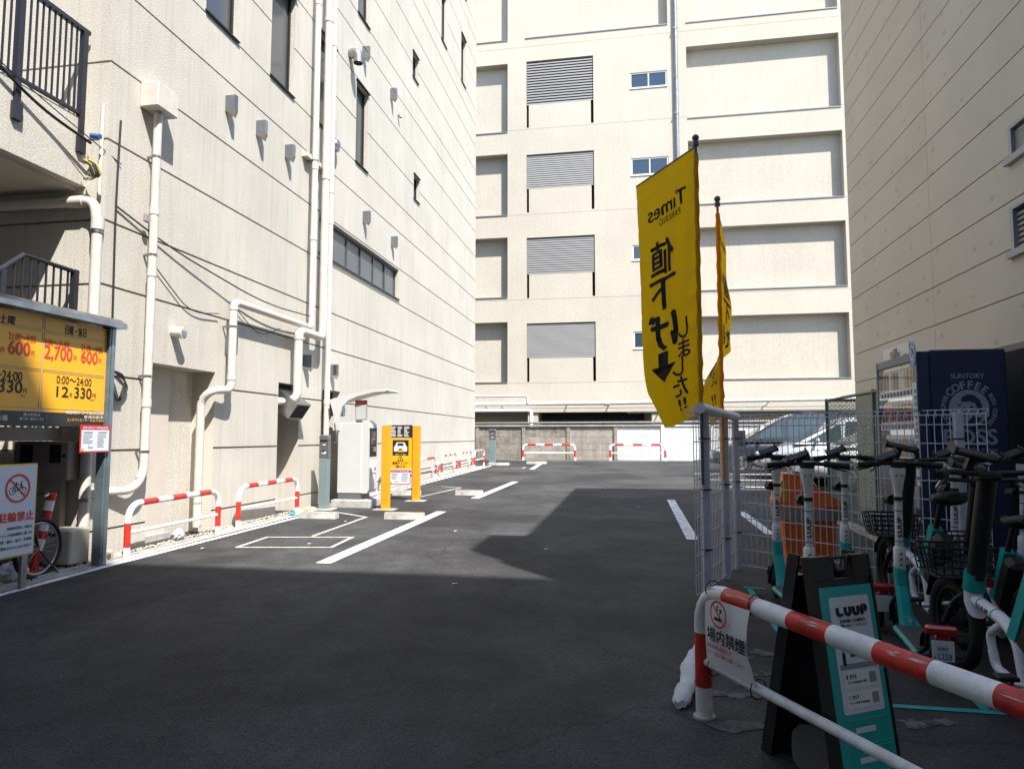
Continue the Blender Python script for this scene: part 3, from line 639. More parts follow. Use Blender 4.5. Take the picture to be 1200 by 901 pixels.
mat('window_white', (0.55, 0.55, 0.54), 0.45); mat('glass_blue', (0.03, 0.05, 0.075), 0.06, spec=0.9)
for q in wb: window(bb, PB, *q, -.05, 2, fr='window_white', gl='glass_blue', fw_=.07)
mb = MB(); mb.tube([(2.36, YB - .12, 27), (2.36, YB - .12, 2.6)], .085, 12); mb.build('drainpipe', 'stainless_dull', bb, True)
for z in (4.2, 8.4, 12.7, 17.0, 21.3):
    mb = MB(); mb.box(2.26, 2.46, YB - .21, YB, z, z + .06); mb.build('pipe_clamp', 'stainless_dull', bb, True)
# ground floor behind the yard wall
mb = MB(); mb.box(-12, 10.4, YB + 1.2, YB + 1.3, 0, 2.6); mb.build('ground_floor_wall', 'stucco_back', bb, True)
mb = MB(); mb.box(-4.4, .6, YB + .9, YB + 1.19, 0, 2.59); mb.build('dark_opening', 'void', bb, True)
for x in (-4.75, 1.2, 4.6, 8.0):
    mb = MB(); mb.box(x - .25, x + .25, YB + .1, YB + .6, 0, 2.6); mb.build('column', 'stucco_back', bb, True)
def bpipe(pts, r, mt='white_paint'):
    mb = MB(); mb.tube(bend(pts, .15, 4), r, 10); return mb.build('service_pipe', mt, bb, True)
yp = 32.5
bpipe([(-12, yp, 2.98), (-1.2, yp, 3.0), (10.3, yp, 3.12)], .10)
bpipe([(-12, yp - .1, 3.36), (-4.9, yp - .1, 3.36), (-4.9, yp - .1, 3.0)], .06, 'pipe_cream')
bpipe([(-12, yp - .2, 2.66), (-4.72, yp - .2, 2.66), (-4.72, yp - .2, 1.4)], .09)
bpipe([(-.2, yp + .3, 2.55), (10.3, yp + .3, 2.60)], .06, 'stainless_dull')
for x in (-7, -6.2, -3.1, -1.1, 1.4, 3.6, 6): mb = MB(); mb.tube([(x, YB - .02, 2.85), (x, yp, 2.82), (x + .15, yp, 3.0)], .03, 6); mb.build('pipe_bracket', 'white_paint', bb, True)
mb = MB(); mb.cyl((-1.28, yp, 3.0), (-1.05, yp, 3.0), .14, .14, 12); mb.build('pipe_coupling', 'white_paint', bb, True)
mb = MB(); mb.box(3.05, 3.40, yp - .2, yp + .1, 2.60, 2.95); mb.build('junction_box', 'post_steel', bb, True)
# a tail building far left behind the left building edge is not seen; yard wall
yw = 31.0
yw_t = thing('block_wall', 'weathered concrete panel wall with posts, its right half painted white', 'wall', (0, yw, gz(yw)))
px_ = [-9.2, -7.05, -4.88, -2.83, -.72, 1.35, 3.45, 5.55, 7.65, 9.75]
for i, x in enumerate(px_):
    w_ = i >= 5
    mb = MB(); mb.box(x - .085, x + .085, yw - .07, yw + .1, .2, 1.90, 0, .008); mb.build('post', 'concrete_white' if w_ else 'concrete_dark', yw_t, True)
hz = [.36, .55, .82, 1.10, 1.38, 1.64, 1.86]
for i in range(len(px_) - 1):
    for k in range(len(hz) - 1):
        mb = MB(); dz = random.uniform(-.004, .004); mb.box(px_[i] + .075, px_[i + 1] - .075, yw - .012 + dz, yw + .05, hz[k] + .004, hz[k + 1] - .004, 0, .006)
        mb.build('plank', 'concrete_white' if i >= 4 else ('concrete_grey' if i == 3 or (i == 2 and k < 4) else 'concrete_dark'), yw_t, True)
mb = MB(); mb.box(-9.2, 1.3, yw - .10, yw + .14, 1.865, 1.95, 0, .01); mb.build('coping', 'concrete_grey', yw_t, True)
mb = MB(); mb.box(1.3, 9.8, yw - .06, yw + .10, 1.865, 1.93, 0, .01); mb.build('coping', 'concrete_white', yw_t, True)
mb = MB(); mb.tube(bend([(-9.2, yw + .02, 2.03), (1.0, yw + .02, 2.05), (9.8, yw + .02, 2.12)], .1), .045, 10); mb.build('top_pipe', 'flashing', yw_t, True)
mb = MB()
for k in range(64): x = -6.9 + k * .12; mb.add([(x - .012, yw + .02, 2.06), (x + .012, yw + .02, 2.06), (x, yw + .02, 2.17), (x, yw + .04, 2.06)], [(0, 1, 2), (1, 3, 2), (3, 0, 2)])
tag(mb.build('spikes', 'flashing', yw_t, True), kind='stuff')
strip('kerb_line', -6.5, 10, 30.3, 30.42, .006, 'line_white')

# ================================================================== RIGHT BUILDING
Y0R, Y1R, HR = 1.92, 11.15, 9.8
rb = thing('clad_building', 'shaded beige panel clad building with louvred windows on the right', 'building', (XR, Y1R, 0))
PRt = lambda s, n, z: (XR - n, s, z)
ZR = [0.0, .36, .81] + [round(onx(1001, v, XR).z, 3) for v in (449, 416, 383, 350, 318, 284.7, 252.5, 219.5, 187, 154, 121, 88, 55, 22)] + [8.3, 8.75, 9.2, 9.8]
wr = [(5.45, 6.66, onx(1182, 302, XR).z + .0, onx(1182, 245, XR).z), (5.45, 6.62, onx(1182, 192, XR).z, onx(1182, 150, XR).z)]
hr = [q + (.12, False) for q in wr]
banded_wall(rb, PRt, Y0R, Y1R, ZR, hr, 'stucco_right', 'joint', gap=.012, t=.012, scuts=(4.9, 8.30))
mb = MB(); mb.box(XR + .13, XR + 9, Y0R, Y1R, -.1, HR); mb.box(XR + .013, XR + .13, Y1R - .1, Y1R, -.1, HR - .01); mb.box(XR + .013, XR + .13, Y0R, Y0R + .1, -.1, HR - .01)
mb.box(XR + .012, XR + .13, Y0R + .1, Y1R - .1, HR - .1, HR - .005); mb.build('core', 'stucco_right', rb, True)
mb = MB(); mb.box(XR + .1, XR + 6, Y0R, 3.1, HR, 11.0); mb.build('roof_house', 'stucco_right', rb, True)
for q in wr:
    a, b, c, d = q; mb = MB()
    for x in (a, b - .05): pbox(mb, PRt, x, x + .05, -.10, .012, c, d)
    pbox(mb, PRt, a + .05, b - .05, -.10, .012, d - .03, d); pbox(mb, PRt, a - .03, b + .03, -.10, .05, c - .03, c + .03)
    o = mb.build('louvre_window', 'vm_grey', rb, True)
    mb = MB(); n = 7
    for k in range(n):
        z = c + .05 + (d - c - .1) * k / n; pbox(mb, PRt, a + .05, b - .05, -.07, -.02, z, z + .028)
    tag(mb.build('slat', 'louvre', o, True), kind='stuff')
    mb = MB(); pbox(mb, PRt, a + .04, b - .04, -.115, -.10, c, d); mb.build('backing', 'void', o, True)
mb = MB(); mb.box(XR - .045, XR - .001, 5.7, 6.98, .1, 2.22); mb.build('door_frame', 'joint_light', rb, True)
mb = MB(); mb.box(XR - .055, XR - .046, 5.76, 6.92, .12, 2.16); mb.build('dark_door', 'void', rb, True)

# ================================================================== BUILDING BEHIND THE CAMERA (casts the foreground shade)
mat('concrete_far', (0.36, 0.355, 0.34), 0.8, var=0.06)
ob = thing('street_building', 'office block across the street behind the photographer', 'building', (-6, -9.5, 0))
PO = lambda s, n, z: (s, -4.0 + n, z)
mb = MB(); mb.box(-26, 16, -14, -4.0, -.4, 19.3); mb.build('walls', 'concrete_far', ob, True)
mb = MB(); mb.box(-26, 16, -4.0, -3.9, 19.0, 19.3, 0); mb.build('parapet', 'concrete_far', ob, True)
for fl in range(6):
    for k in range(11): mb = MB(); x = -24 + k * 3.6; pbox(mb, PO, x, x + 2.2, -.02, .02, 1.6 + fl * 3, 3.0 + fl * 3); mb.build('window', 'glass', ob, True)

# ================================================================== BARRIERS
def barrier(a, b, hgt, r, label, rail_z=.44, bands=5, start_white=True, group='red and white arch barriers', foot=(.16, .44), seg=14):
    a = Vector((a[0], a[1], gz(a[1]))); b = Vector((b[0], b[1], gz(b[1])))
    d = (b - a); L = d.length; ang = math.atan2(d.y, d.x)
    t = thing('arch_barrier', label, 'barrier', a, ang, group)
    sl_ = (b.z - a.z); br = min(.17, L * .2)
    def pt(s, z): return Vector((s, 0, z + sl_ * s / L))
    P, M = [], []
    def addp(s, z, m): P.append(pt(s, z)); M.append(m)
    h = hgt - r
    addp(0, 0, 0); addp(0, hgt * foot[0] * 1.2, 1); addp(0, hgt * foot[1] * 1.4, 0)
    for k in range(7):
        q = math.pi - math.pi / 2 * k / 6; addp(br + br * math.cos(q), h - br + br * math.sin(q), 0)
    n = bands; s0, s1 = br + .03, L - br - .03
    for k in range(n): addp(s0 + (s1 - s0) * k / n, h, 1 if k % 2 == 0 else 0)
    addp(s1, h, 0)
    for k in range(7):
        q = math.pi / 2 - math.pi / 2 * k / 6; addp(L - br + br * math.cos(q), h - br + br * math.sin(q), 0)
    addp(L, hgt * foot[1] * 1.4, 1); addp(L, hgt * foot[0] * 1.2, 0); addp(L, 0, 0)
    mb = MB(); mb.tube(P, r, seg, 0, mis=M); mb.build('arch', ['white_paint', 'red_paint'], t)
    mb = MB(); mb.tube([pt(0, hgt * rail_z), pt(L, hgt * rail_z)], r * .55, 10); mb.build('rail', 'white_paint', t)
    for s in (0, L): mb = MB(); mb.tube([pt(s, 0), pt(s, .012)], r * 1.35, 12); mb.build('base_collar', 'concrete', t)
    return t
def yx(u, X): d = ray(u, 512); return d.y * X / d.x
bxx = -5.44
barrier((bxx, 6.72), (bxx, yx(258.5, bxx)), .62, .035, 'red and white arch barrier by the beige doorway, nearest on the left')
barrier((-5.50, yx(282, -5.5)), (-5.46, yx(350, -5.46)), .62, .035, 'red and white arch barrier just before the slim grey camera post')
b5 = -5.55
barrier((b5, yx(449, b5)), (b5, yx(511, b5)), .62, .033, 'red and white arch barrier half hidden by the orange framed sign')
barrier((b5, yx(518, b5)), (b5, yx(535.5, b5)), .64, .033, 'red and white arch barrier along the cream wall, first beyond the orange framed sign')
barrier((b5, yx(539, b5)), (b5, yx(553, b5)), .64, .033, 'red and white arch barrier along the cream wall, second to last')
barrier((b5, yx(556, b5)), (b5, yx(567, b5)), .64, .033, 'last red and white arch barrier at the far end of the cream wall')
barrier((-4.83, 30.5), (-2.50, 30.5), .74, .05, 'red and white arch barrier before the dark unpainted block wall', bands=5)
barrier((-.95, 30.5), (1.42, 30.5), .74, .05, 'red and white arch barrier before the white painted block wall', bands=5)
FA = Vector((.33, 3.54, gz(3.54))); FD = Vector((.49, -.872, 0)).normalized(); FB = FA + FD * 2.3
front = barrier((FA.x, FA.y), (FB.x, FB.y), .66, .040, 'large scratched red and white arch barrier close up with a no smoking sign tied on', rail_z=.415, bands=9, foot=(.19, .44), seg=20)
mat('scratch', (0.62, 0.50, 0.42), 0.8)
for k in range(22):
    L_ = 2.3; br_ = .17; s0_, s1_ = br_ + .03, L_ - br_ - .03; b_ = random.choice((0, 2, 2, 4, 4, 6)); bw_ = (s1_ - s0_) / 9; s_ = s0_ + bw_ * (b_ + random.uniform(.05, .8)); th = R(random.uniform(25, 110)); ln = random.uniform(.02, .09)
    q = lambda s, t_: (s, -.0408 * math.cos(t_), .62 + (gz(FB.y) - gz(FA.y)) * s / L_ + .0408 * math.sin(t_)); dt = random.uniform(.05, .14); mb = MB(); mb.add([q(s_, th), q(s_ + ln * .4, th + dt), q(s_ + ln, th + dt * .5), q(s_ + ln * .5, th - dt * .3)], [(0, 1, 2, 3)]); mb.build('paint_chip', 'scratch', front)
# sign tied to the front barrier
t = thing('no_smoking_sign', 'white no smoking sign in black and red lettering tied on the front barrier', 'sign', FA, math.atan2(FD.y, FD.x))
mb = MB(); n = 10; gs = []
for i in range(n + 1):
    for j in range(n + 1):
        s = .075 + .335 * i / n; z = .645 - .355 * j / n; cut = .012 * math.sin(math.pi * j / n) * (1 if i == n else 0)
        gs.append((s - cut + (.012 if j > 7 and i == n else 0), -.030 - .025 * math.sin(math.pi * j / n) * (.3 + .7 * i / n), z))
mb.add(gs, [(i * (n + 1) + j, i * (n + 1) + j + 1, (i + 1) * (n + 1) + j + 1, (i + 1) * (n + 1) + j) for i in range(n) for j in range(n)], 0, True)
mb.add([(x, y + .003, z) for x, y, z in gs], [(i * (n + 1) + j, (i + 1) * (n + 1) + j, (i + 1) * (n + 1) + j + 1, i * (n + 1) + j + 1) for i in range(n) for j in range(n)], 0, True)
mb.build('sheet', 'sign_white', t)
EX, EZ = (1, 0, 0), (0, 0, 1)
mb = MB(); mb.disc((.215, -.064, .545), EX, EZ, .062, .052, 32)
mb.quad((.215 - .042, -.065, .545 + .038), (.215 - .036, -.065, .545 + .044), (.215 + .042, -.065, .545 - .038), (.215 + .036, -.065, .545 - .044))
mb.text('当駐車場は禁煙です', (.215, -.064, .392), EX, EZ, .18, .02, 0, .02); mb.text('マナーある行動をお願いします', (.255, -.064, .362), EX, EZ, .26, .02, 0, .02)
mb.build('red_print', 'print_red', t)
mb = MB(); mb.text('場内禁煙', (.262, -.064, .445), EX, EZ, .27, .062, 0, .03)
mb.box(.185, .24, -.065, -.064, .515, .53); mb.box(.222, .226, -.065, -.064, .53, .555); mb.tube([(.21, -.064, .56), (.205, -.064, .575), (.215, -.064, .585)], .003, 5); mb.box(.226, .24, -.065, -.064, .555, .572)
mb.build('black_print', 'print_black', t)
for s, z in ((.09, .64), (.40, .64), (.09, .28), (.40, .28)):
    mb = MB(); mb.tube(arc((s, 0, z - .012), (0, 1, 0), (0, 0, 1), .043, 0, 6.28, 10), .003, 5); mb.build('cable_tie', 'iron', t)

# ================================================================== SLIM CAMERA POSTS, PAYMENT MACHINE, ORANGE FRAMED SIGN
def camera_post(x, y, hgt, wd, label):
    t = thing('camera_post', label, 'post', (x, y, gz(y)), 0, 'slim number plate camera posts'); w2 = wd / 2; z0 = hgt * .68
    mb = MB(); mb.box(-w2, w2, -.06, .06, .02, z0, 0, .006); mb.build('column', 'post_green_grey', t)
    mb = MB(); mb.box(-w2, w2, -.05, .06, z0, hgt * .93, 0, .004); mb.box(-w2 - .001, -w2 + .012, -.06, .06, z0, hgt * .93); mb.box(w2 - .012, w2 + .001, -.06, .06, z0, hgt * .93); mb.build('head', 'machine_dark', t)
    mb = MB(); mb.cyl((0, -.052, hgt * .80), (0, -.075, hgt * .80), .028, .024, 14); mb.build('lens', 'glass', t)
    mb = MB(); mb.box(-.04, .04, -.056, -.049, hgt * .745, hgt * .775); mb.box(-.02, .03, -.056, -.049, hgt * .86, hgt * .875); mb.build('status_plate', 'print_white', t)
    mb = MB(); mb.box(-w2 - .002, w2 + .002, -.075, .062, hgt * .93, hgt, 0, .012); mb.build('cap', 'post_steel', t)
    mb = MB(); mb.box(-.19, .19, -.14, .14, -.06, .02, 0, .01); mb.build('base', 'concrete', t)
camera_post(-5.33, 11.34, 1.30, .16, 'slim grey green camera post with black head before the nearer wall pipe')
camera_post(xat(577, 27.0), 27.0, 1.40, .26, 'far slim grey camera post by the end of the cream wall')
my = 11.80; mx0, mx1 = -5.22, -4.84
t = thing('payment_machine', 'grey parking payment machine with a sweeping canopy on a concrete base', 'payment machine', (-5.3, 12.0, gz(12)))
g0 = gz(12)
mb = MB(); mb.box(-5.36, -4.62, 11.66, 12.50, g0 - .05, g0 + .13, 0, .012); mb.build('base', 'concrete', t, True)
mb = MB(); mb.box(mx0 - .06, mx1 - .02, my, my + .46, g0 + .13, g0 + .24); mb.build('plinth', 'machine_dark', t, True)
mb = MB(); mb.box(mx0 - .08, mx1, my - .01, my + .48, g0 + .24, g0 + 1.52, 0, .012); mb.build('cabinet', 'machine_grey', t, True)
prof = [(0, 0), (.10, 0), (.13, .06), (.13, 1.05), (.11, 1.25), (.03, 1.32), (0, 1.32)]
mb = MB(); mb.prism(prof, lambda a, b, q: (mx1 + a, q, g0 + .24 + b), my + .02, my + .44); mb.build('front_cover', 'machine_grey', t, True)
mb = MB(); mb.box(mx1 + .125, mx1 + .137, my + .06, my + .40, g0 + .90, g0 + 1.42, 0, .05); mb.build('control_panel', 'void', t, True)
mb = MB(); mb.box(mx1 + .131, mx1 + .142, my + .12, my + .32, g0 + 1.12, g0 + 1.36); mb.build('screen', 'glass', t, True)
mb = MB(); mb.box(mx1 + .132, mx1 + .14, my + .08, my + .38, g0 + .60, g0 + .82); mb.box(mx1 + .12, mx1 + .136, my + .1, my + .3, g0 + .30, g0 + .55); mb.build('instruction_plate', 'machine_pale', t, True)
mb = MB(); mb.box(mx1 + .13, mx1 + .15, my + .15, my + .34, g0 + .98, g0 + 1.08, 0, .01); mb.cyl((mx1 + .13, my + .30, g0 + .68), (mx1 + .15, my + .30, g0 + .68), .03); mb.build('coin_slot', 'stainless', t, True)
mb = MB(); mb.box(mx0 + .16, mx0 + .28, my + .24, my + .38, g0 + 1.52, g0 + 1.86); mb.build('neck', 'machine_grey', t, True)
out = [(-5.60, .35 + 1.0), (-5.58, 1.60), (-5.64, 1.80), (-5.66, 1.90), (-5.60, 1.93), (-5.1, 2.05), (-4.88, 2.10), (-4.62, 2.10), (-4.58, 2.07), (-4.60, 2.045), (-4.84, 2.035), (-5.12, 1.97), (-5.30, 1.90), (-5.42, 1.78), (-5.47, 1.60), (-5.48, 1.35)]
cx_ = .22
mb = MB(); mb.prism([(a + cx_, b) for a, b in out], lambda a, b, q: (a, q, g0 + .03 + b), my - .06, my - .012)
mb.build('canopy_arm', 'machine_grey', t, True)
mb = MB(); top = [(-5.66, 1.90), (-5.60, 1.93), (-5.1, 2.05), (-4.88, 2.10), (-4.62, 2.10), (-4.58, 2.07), (-4.60, 2.055), (-4.86, 2.05), (-5.12, 2.0), (-5.55, 1.885)]
mb.prism([(a + cx_, b) for a, b in top], lambda a, b, q: (a, q, g0 + .03 + b), my - .0115, my + .62); mb.build('canopy', 'machine_grey', t, True)
mb = MB(); mb.box(-4.66, -4.44, my + .1, my + .3, g0 + 2.055, g0 + 2.07); mb.build('lamp_strip', 'print_white', t, True)
mb = MB(); mb.box(mx1 - .16, mx1 + .07, my + .05, my + .07, g0 + 1.56, g0 + 1.93); mb.build('notice_plate', 'print_grey', t, True)
mb = MB(); mb.box(mx1 - .155, mx1 + .065, my + .047, my + .05, g0 + 1.87, g0 + 1.925); mb.build('notice_band', 'print_red', t, True)
mb = MB()
for k in range(7): mb.box(mx1 - .14, mx1 + .05, my + .047, my + .05, g0 + 1.60 + k * .036, g0 + 1.615 + k * .036)
mb.build('notice_lines', 'print_white', t, True)
mb = MB(); mb.tube(bend([(-5.34, my - .07, g0 + 1.52), (-5.28, my - .09, g0 + 1.3), (-5.28, my - .09, g0 + 1.15), (-5.34, my - .07, g0 + 1.16)], .08), .009, 6); mb.build('cord', 'stainless_dull', t, True)
# orange guard posts and the sign between them
def orange_post(x, y, label):
    t = thing('guard_post', label, 'post', (x, y, gz(y)), 0, 'square orange guard posts')
    mb = MB(); mb.box(-.072, .072, -.05, .05, 0, 1.45, 0, .008); mb.build('column', 'orange', t)
    mb = MB(); mb.box(-.074, .074, -.052, .052, 1.45, 1.462, 0, .004); mb.build('cap', 'orange', t)
    mb = MB(); mb.box(-.19, .19, -.13, .13, -.05, .012); mb.build('base', 'concrete', t)
orange_post(-4.255, 11.49, 'orange square guard post, the left and nearer one of the pair')
orange_post(-4.17, 12.95, 'orange square guard post, the right and farther one of the pair')
ys_ = 12.95; xa, xb = xat(456, ys_), xat(484.5, ys_); gs_ = gz(ys_)
t = thing('entrance_sign', 'black and orange notice board with a white car picture between orange posts', 'sign', ((xa + xb) / 2, ys_, gs_))
for x in (xa, xb):
    mb = MB(); mb.box(x - .022, x + .022, ys_ - .02, ys_ + .03, gs_, gs_ + 1.45); mb.build('post', 'stainless_dull', t, True)
zz = lambda v: ony(470, v, ys_).z
ys_ -= .028
mb = MB(); mb.box(xa + .02, xb - .02, ys_, ys_ + .02, zz(513), zz(498)); mb.build('black_panel', 'sign_black', t, True)
mb = MB(); mb.box(xa + .02, xb - .02, ys_, ys_ + .02, zz(549), zz(513.3)); mb.build('orange_panel', 'sign_yellow', t, True)
mb = MB(); xm = (xa + xb) / 2; mb.box(xm - .165, xm + .165, ys_ - .003, ys_ + .001, zz(533.5), zz(515.5), 0, .001)
mb.text('車両ナンバー', (xm, ys_ - .004, zz(542.5)), EX, EZ, .33, .055, 0, .03); mb.text('4桁入力', (xm, ys_ - .004, zz(546.5)), EX, EZ, .20, .05, 0, .03)
for a, b in (((-.06, 0), (0, .10)), ((0, .10), (.06, 0)), ((.06, 0), (-.06, 0))): mb.tube([(xm + a[0], ys_ - .003, zz(539.5) + a[1]), (xm + b[0], ys_ - .003, zz(539.5) + b[1])], .005, 5)
mb.box(xm - .006, xm + .006, ys_ - .004, ys_ - .002, zz(539), zz(539) + .05); mb.build('black_print', 'print_black', t, True)
mb = MB(); zc = zz(525)
def car_icon(mb, cx, y, zc, s):
    mb.poly([(cx + a * s, y, zc + b * s) for a, b in ((-.5, -.28), (-.5, .05), (-.42, .12), (-.30, .38), (.30, .38), (.42, .12), (.5, .05), (.5, -.28))])
car_icon(mb, xm, ys_ - .006, zc + .01, .27)
for k in range(8):
    for q in range(3): mb.box(xa + .05 + q * .135, xa + .05 + q * .135 + random.uniform(.05, .11), ys_ - .003, ys_, zz(511.5) + k * .026, zz(511.5) + k * .026 + .012)
mb.text('車両ナンバー自動', (xm, ys_ - .006, zz(532.3)), EX, EZ, .20, .022, 0, .02); mb.build('white_print', 'print_white', t, True)
mb = MB(); mb.poly([(xm + a * .27, ys_ - .009, zc + .01 + b * .27) for a, b in ((-.26, .14), (-.20, .32), (.20, .32), (.26, .14))])
mb.box(xm - .03, xm + .03, ys_ - .011, ys_ - .010, zc - .04, zc - .01); mb.build('car_window', 'sign_black', t, True)
mb = MB(); mb.box(xm - .07, xm + .07, ys_ - .010, ys_ - .0075, zc - .075, zc - .03); mb.box(xa + .035, xa + .06, ys_ - .004, ys_, zz(499.5), zz(498.3)); mb.build('orange_print', 'sign_yellow', t, True)
def notice_sheet(c, ex, ez, n, wd, hg, label, header):
    """white A4-like notice with red frame; c centre, n outward normal"""
    c, ex, ez, n = map(Vector, (c, ex, ez, n)); t = thing('notice_sheet', label, 'notice', c)
    P = lambda a, b, d=0: c + ex * (a * wd) + ez * (b * hg) + n * d
    mb = MB(); mb.add([P(a, b, d) for d in (0, .006) for a, b in ((-.5, -.5), (.5, -.5), (.5, .5), (-.5, .5))], [(0, 1, 2, 3), (4, 5, 6, 7), (0, 1, 5, 4), (1, 2, 6, 5), (2, 3, 7, 6), (3, 0, 4, 7)]); mb.build('red_frame', 'sign_red', t, True)
    mb = MB(); mb.quad(P(-.47, -.45, .008), P(.47, -.45, .008), P(.47, .32, .008), P(-.47, .32, .008)); mb.text(header, P(0, .40, .0085), ex, ez, wd * .86, hg * .09, 0, .02); mb.build('white_panel', 'sign_blue_white', t, True)
    mb = MB()
    for side in (-.26, .22):
        mb.quad(P(side - .14, .20, .010), P(side + .16, .20, .010), P(side + .16, .25, .010), P(side - .14, .25, .010))
        for k in range(7):
            if side < 0 and k > 4: continue
            z = .12 - k * .07; a1 = side + random.uniform(.04, .18); mb.quad(P(side - .16, z, .010), P(a1, z, .010), P(a1, z + .025, .010), P(side - .16, z + .025, .010))
    mb.quad(P(-.24, -.34, .010), P(-.22, -.34, .010), P(-.22, -.20, .010), P(-.24, -.20, .010)); mb.quad(P(-.22, -.34, .010), P(-.08, -.34, .010), P(-.08, -.30, .010), P(-.22, -.30, .010))
    mb.build('print', 'print_grey', t, True)
    mb = MB(); mb.quad(P(-.46, -.44, .011), P(-.39, -.44, .011), P(-.39, -.34, .011), P(-.46, -.34, .011)); mb.build('orange_mark', 'reflector', t, True)
notice_sheet(((xa + xb) / 2 + .0, ys_ - .004, zz(559)), EX, EZ, (0, -1, 0), .42, .28, 'white notice with red border fixed low on the orange framed board', '8月より料金変更')
# wheel stops
def wheel_stop(x, y, label, L=.62):
    t = thing('wheel_stop', label, 'wheel stop', (x, y, gz(y)), 0, 'concrete wheel stops')
    mb = MB(); mb.prism([(-.075, 0), (.075, 0), (.055, .10), (-.055, .10)], lambda a, b, q: (q, a, b), -L / 2, L / 2); mb.build('block', 'concrete', t)
    for s in (-1, 1): mb = MB(); mb.box(s * L * .36 - .04, s * L * .36 + .04, -.05, .0, .1, .108); mb.build('reflector', 'reflector', t)
p = G(374, 607); wheel_stop(p.x, p.y, 'concrete wheel stop beside the foot of the nearer camera post', .60)
p = G(474, 608); wheel_stop(p.x, p.y, 'concrete wheel stop below the orange framed sign board', .62)
p = G(550, 580); wheel_stop(p.x, p.y, 'concrete wheel stop at the end of the second white bay line', .58)
p = G(474, 580); wheel_stop(p.x + .05, p.y, 'concrete wheel stop behind the orange framed board, seen under it', .60)
p = G(585, 545); wheel_stop(p.x, p.y, 'flat pale wheel stop next to the far camera post', .8)
p = G(629, 543.5); wheel_stop(p.x, p.y, 'distant wheel stop near the left arch barrier at the end wall', .8)

# ================================================================== TARIFF BOARD AND THE NO CYCLING SIGN
xs_ = -5.43
t = thing('tariff_board', 'large yellow parking tariff board with red and black prices in a steel frame', 'sign board', (xs_, 6.36, gz(6.36)))
Y0s, Y1s, Z0s, Z1s = 3.7, 6.30, 1.50, 2.47
mb = MB(); mb.box(xs_ - .10, xs_ - .01, Y0s, Y1s, Z0s, Z1s + .06); mb.build('backing', 'post_steel', t, True)
for y in (6.335, 3.75):
    mb = MB(); mb.box(xs_ - .07, xs_ + .035, y - .045, y + .045, gz(y) - .05, 2.60, 0, .006); mb.box(xs_ + .036, xs_ + .042, y - .02, y + .02, gz(y), 2.55); mb.build('post', 'post_steel', t, True)
mb = MB(); mb.prism([(-.14, .0), (.13, .0), (.13, .05), (.05, .10), (-.14, .10)], lambda a, b, q: (xs_ + a, q, 2.545 + b), Y0s, 6.42); mb.build('hood', 'stainless_dull', t, True)
mb = MB(); mb.box(xs_ - .012, xs_, Y0s, Y1s - .01, 1.635, Z1s + .06); mb.build('yellow_panel', 'sign_yellow', t, True)
mb = MB(); mb.box(xs_ - .012, xs_ + .0005, Y0s, Y1s - .01, Z0s, 1.632); mb.build('black_panel', 'sign_black', t, True)
EYv = (0, 1, 0)
def ty(u, v): return onx(u, v, xs_)
def stext(mb, body, u0, u1, v0, v1, bold=.02):               # text in a pixel-measured place on the board plane
    a = ty(u0, (v0 + v1) / 2); b = ty(u1, (v0 + v1) / 2); z1 = ty((u0 + u1) / 2, v0).z; z0 = ty((u0 + u1) / 2, v1).z
    mb.text(body, (xs_ + .003, (a.y + b.y) / 2, (z0 + z1) / 2), EYv, EZ, abs(b.y - a.y), abs(z1 - z0), 0, bold if v1 - v0 > 9 else bold * .45)
mb = MB()
for s, u0, u1, v0, v1 in (('月曜～土曜', -32, 18, 366, 377), ('日曜・休日', 76.5, 101, 383, 394), ('0:00～24:00', -30, 26, 433, 445), ('0:00～24:00', 66, 107, 442, 451), ('12', 66, 80, 453, 465), ('分', 81, 84.5, 460, 465), ('330', 87, 107, 454.5, 467), ('円', 108, 112, 461.5, 466.5),
                           ('330', -2, 26, 446, 460), ('円', 27, 31, 455, 461), ('税込', 105, 111, 468, 469.3), ('税込', 24, 30, 463, 464.6)): stext(mb, s, u0, u1, v0, v1)
mb.build('black_print', 'print_black', t, True)
mb = MB()
for s, u0, u1, v0, v1 in (('21:00～9:00', 10, 42, 391.5, 400), ('600', 10, 35, 400, 416), ('円', 36, 40, 411, 417), ('2,700', 52, 84.5, 406, 424), ('円', 86, 89.5, 417, 423), ('9:00～21:00', 52, 81, 399, 406), ('21:30～9:00', 95, 120, 405.5, 412.5), ('600', 95, 114, 412, 426), ('円', 115, 118.5, 420.5, 426.5),
                           ('円', 0.5, 5, 407, 413), ('2,700', -34, -2, 394, 412)): stext(mb, s, u0, u1, v0, v1, .03)
mb.build('red_print', 'print_red', t, True)
mb = MB()
for s, u0, u1, v0, v1 in (('タイムズパーキングの', 23, 52, 478.5, 482.5), ('最大料金は', 27, 47, 484, 487.5), ('繰り返し適用されます', 23, 51, 489, 492.5), ('0021817 タイムズ文京', 77, 121, 481, 486), ('普通自動車', 98, 121, 487, 490.5), ('駐車場', -14, 8.5, 486, 493)): stext(mb, s, u0, u1, v0, v1)
mb.build('white_print', 'print_white', t, True)
mb = MB(); stext(mb, 'コンタクトセンター 0120-77-8924', 78, 121, 490.5, 494); mb.build('yellow_print', 'sign_yellow', t, True)
mb = MB()
def frame(u0, u1, vt, vb):                                   # thin printed box
    a, b = ty(u0, 430).y, ty(u1, 430).y; z1, z0 = vt, vb; e = .0035
    for q in ((a, b, z1 - e, z1), (a, b, z0, z0 + e), (a, a + e, z0, z1), (b - e, b, z0, z1)): mb.box(xs_, xs_ + .0028, *q)
for u0, u1 in ((-80, 48), (50, 122.5)):
    for a, b in ((2.53, 2.40), (2.385, 2.03), (2.015, 1.665)): frame(u0, u1, a, b)
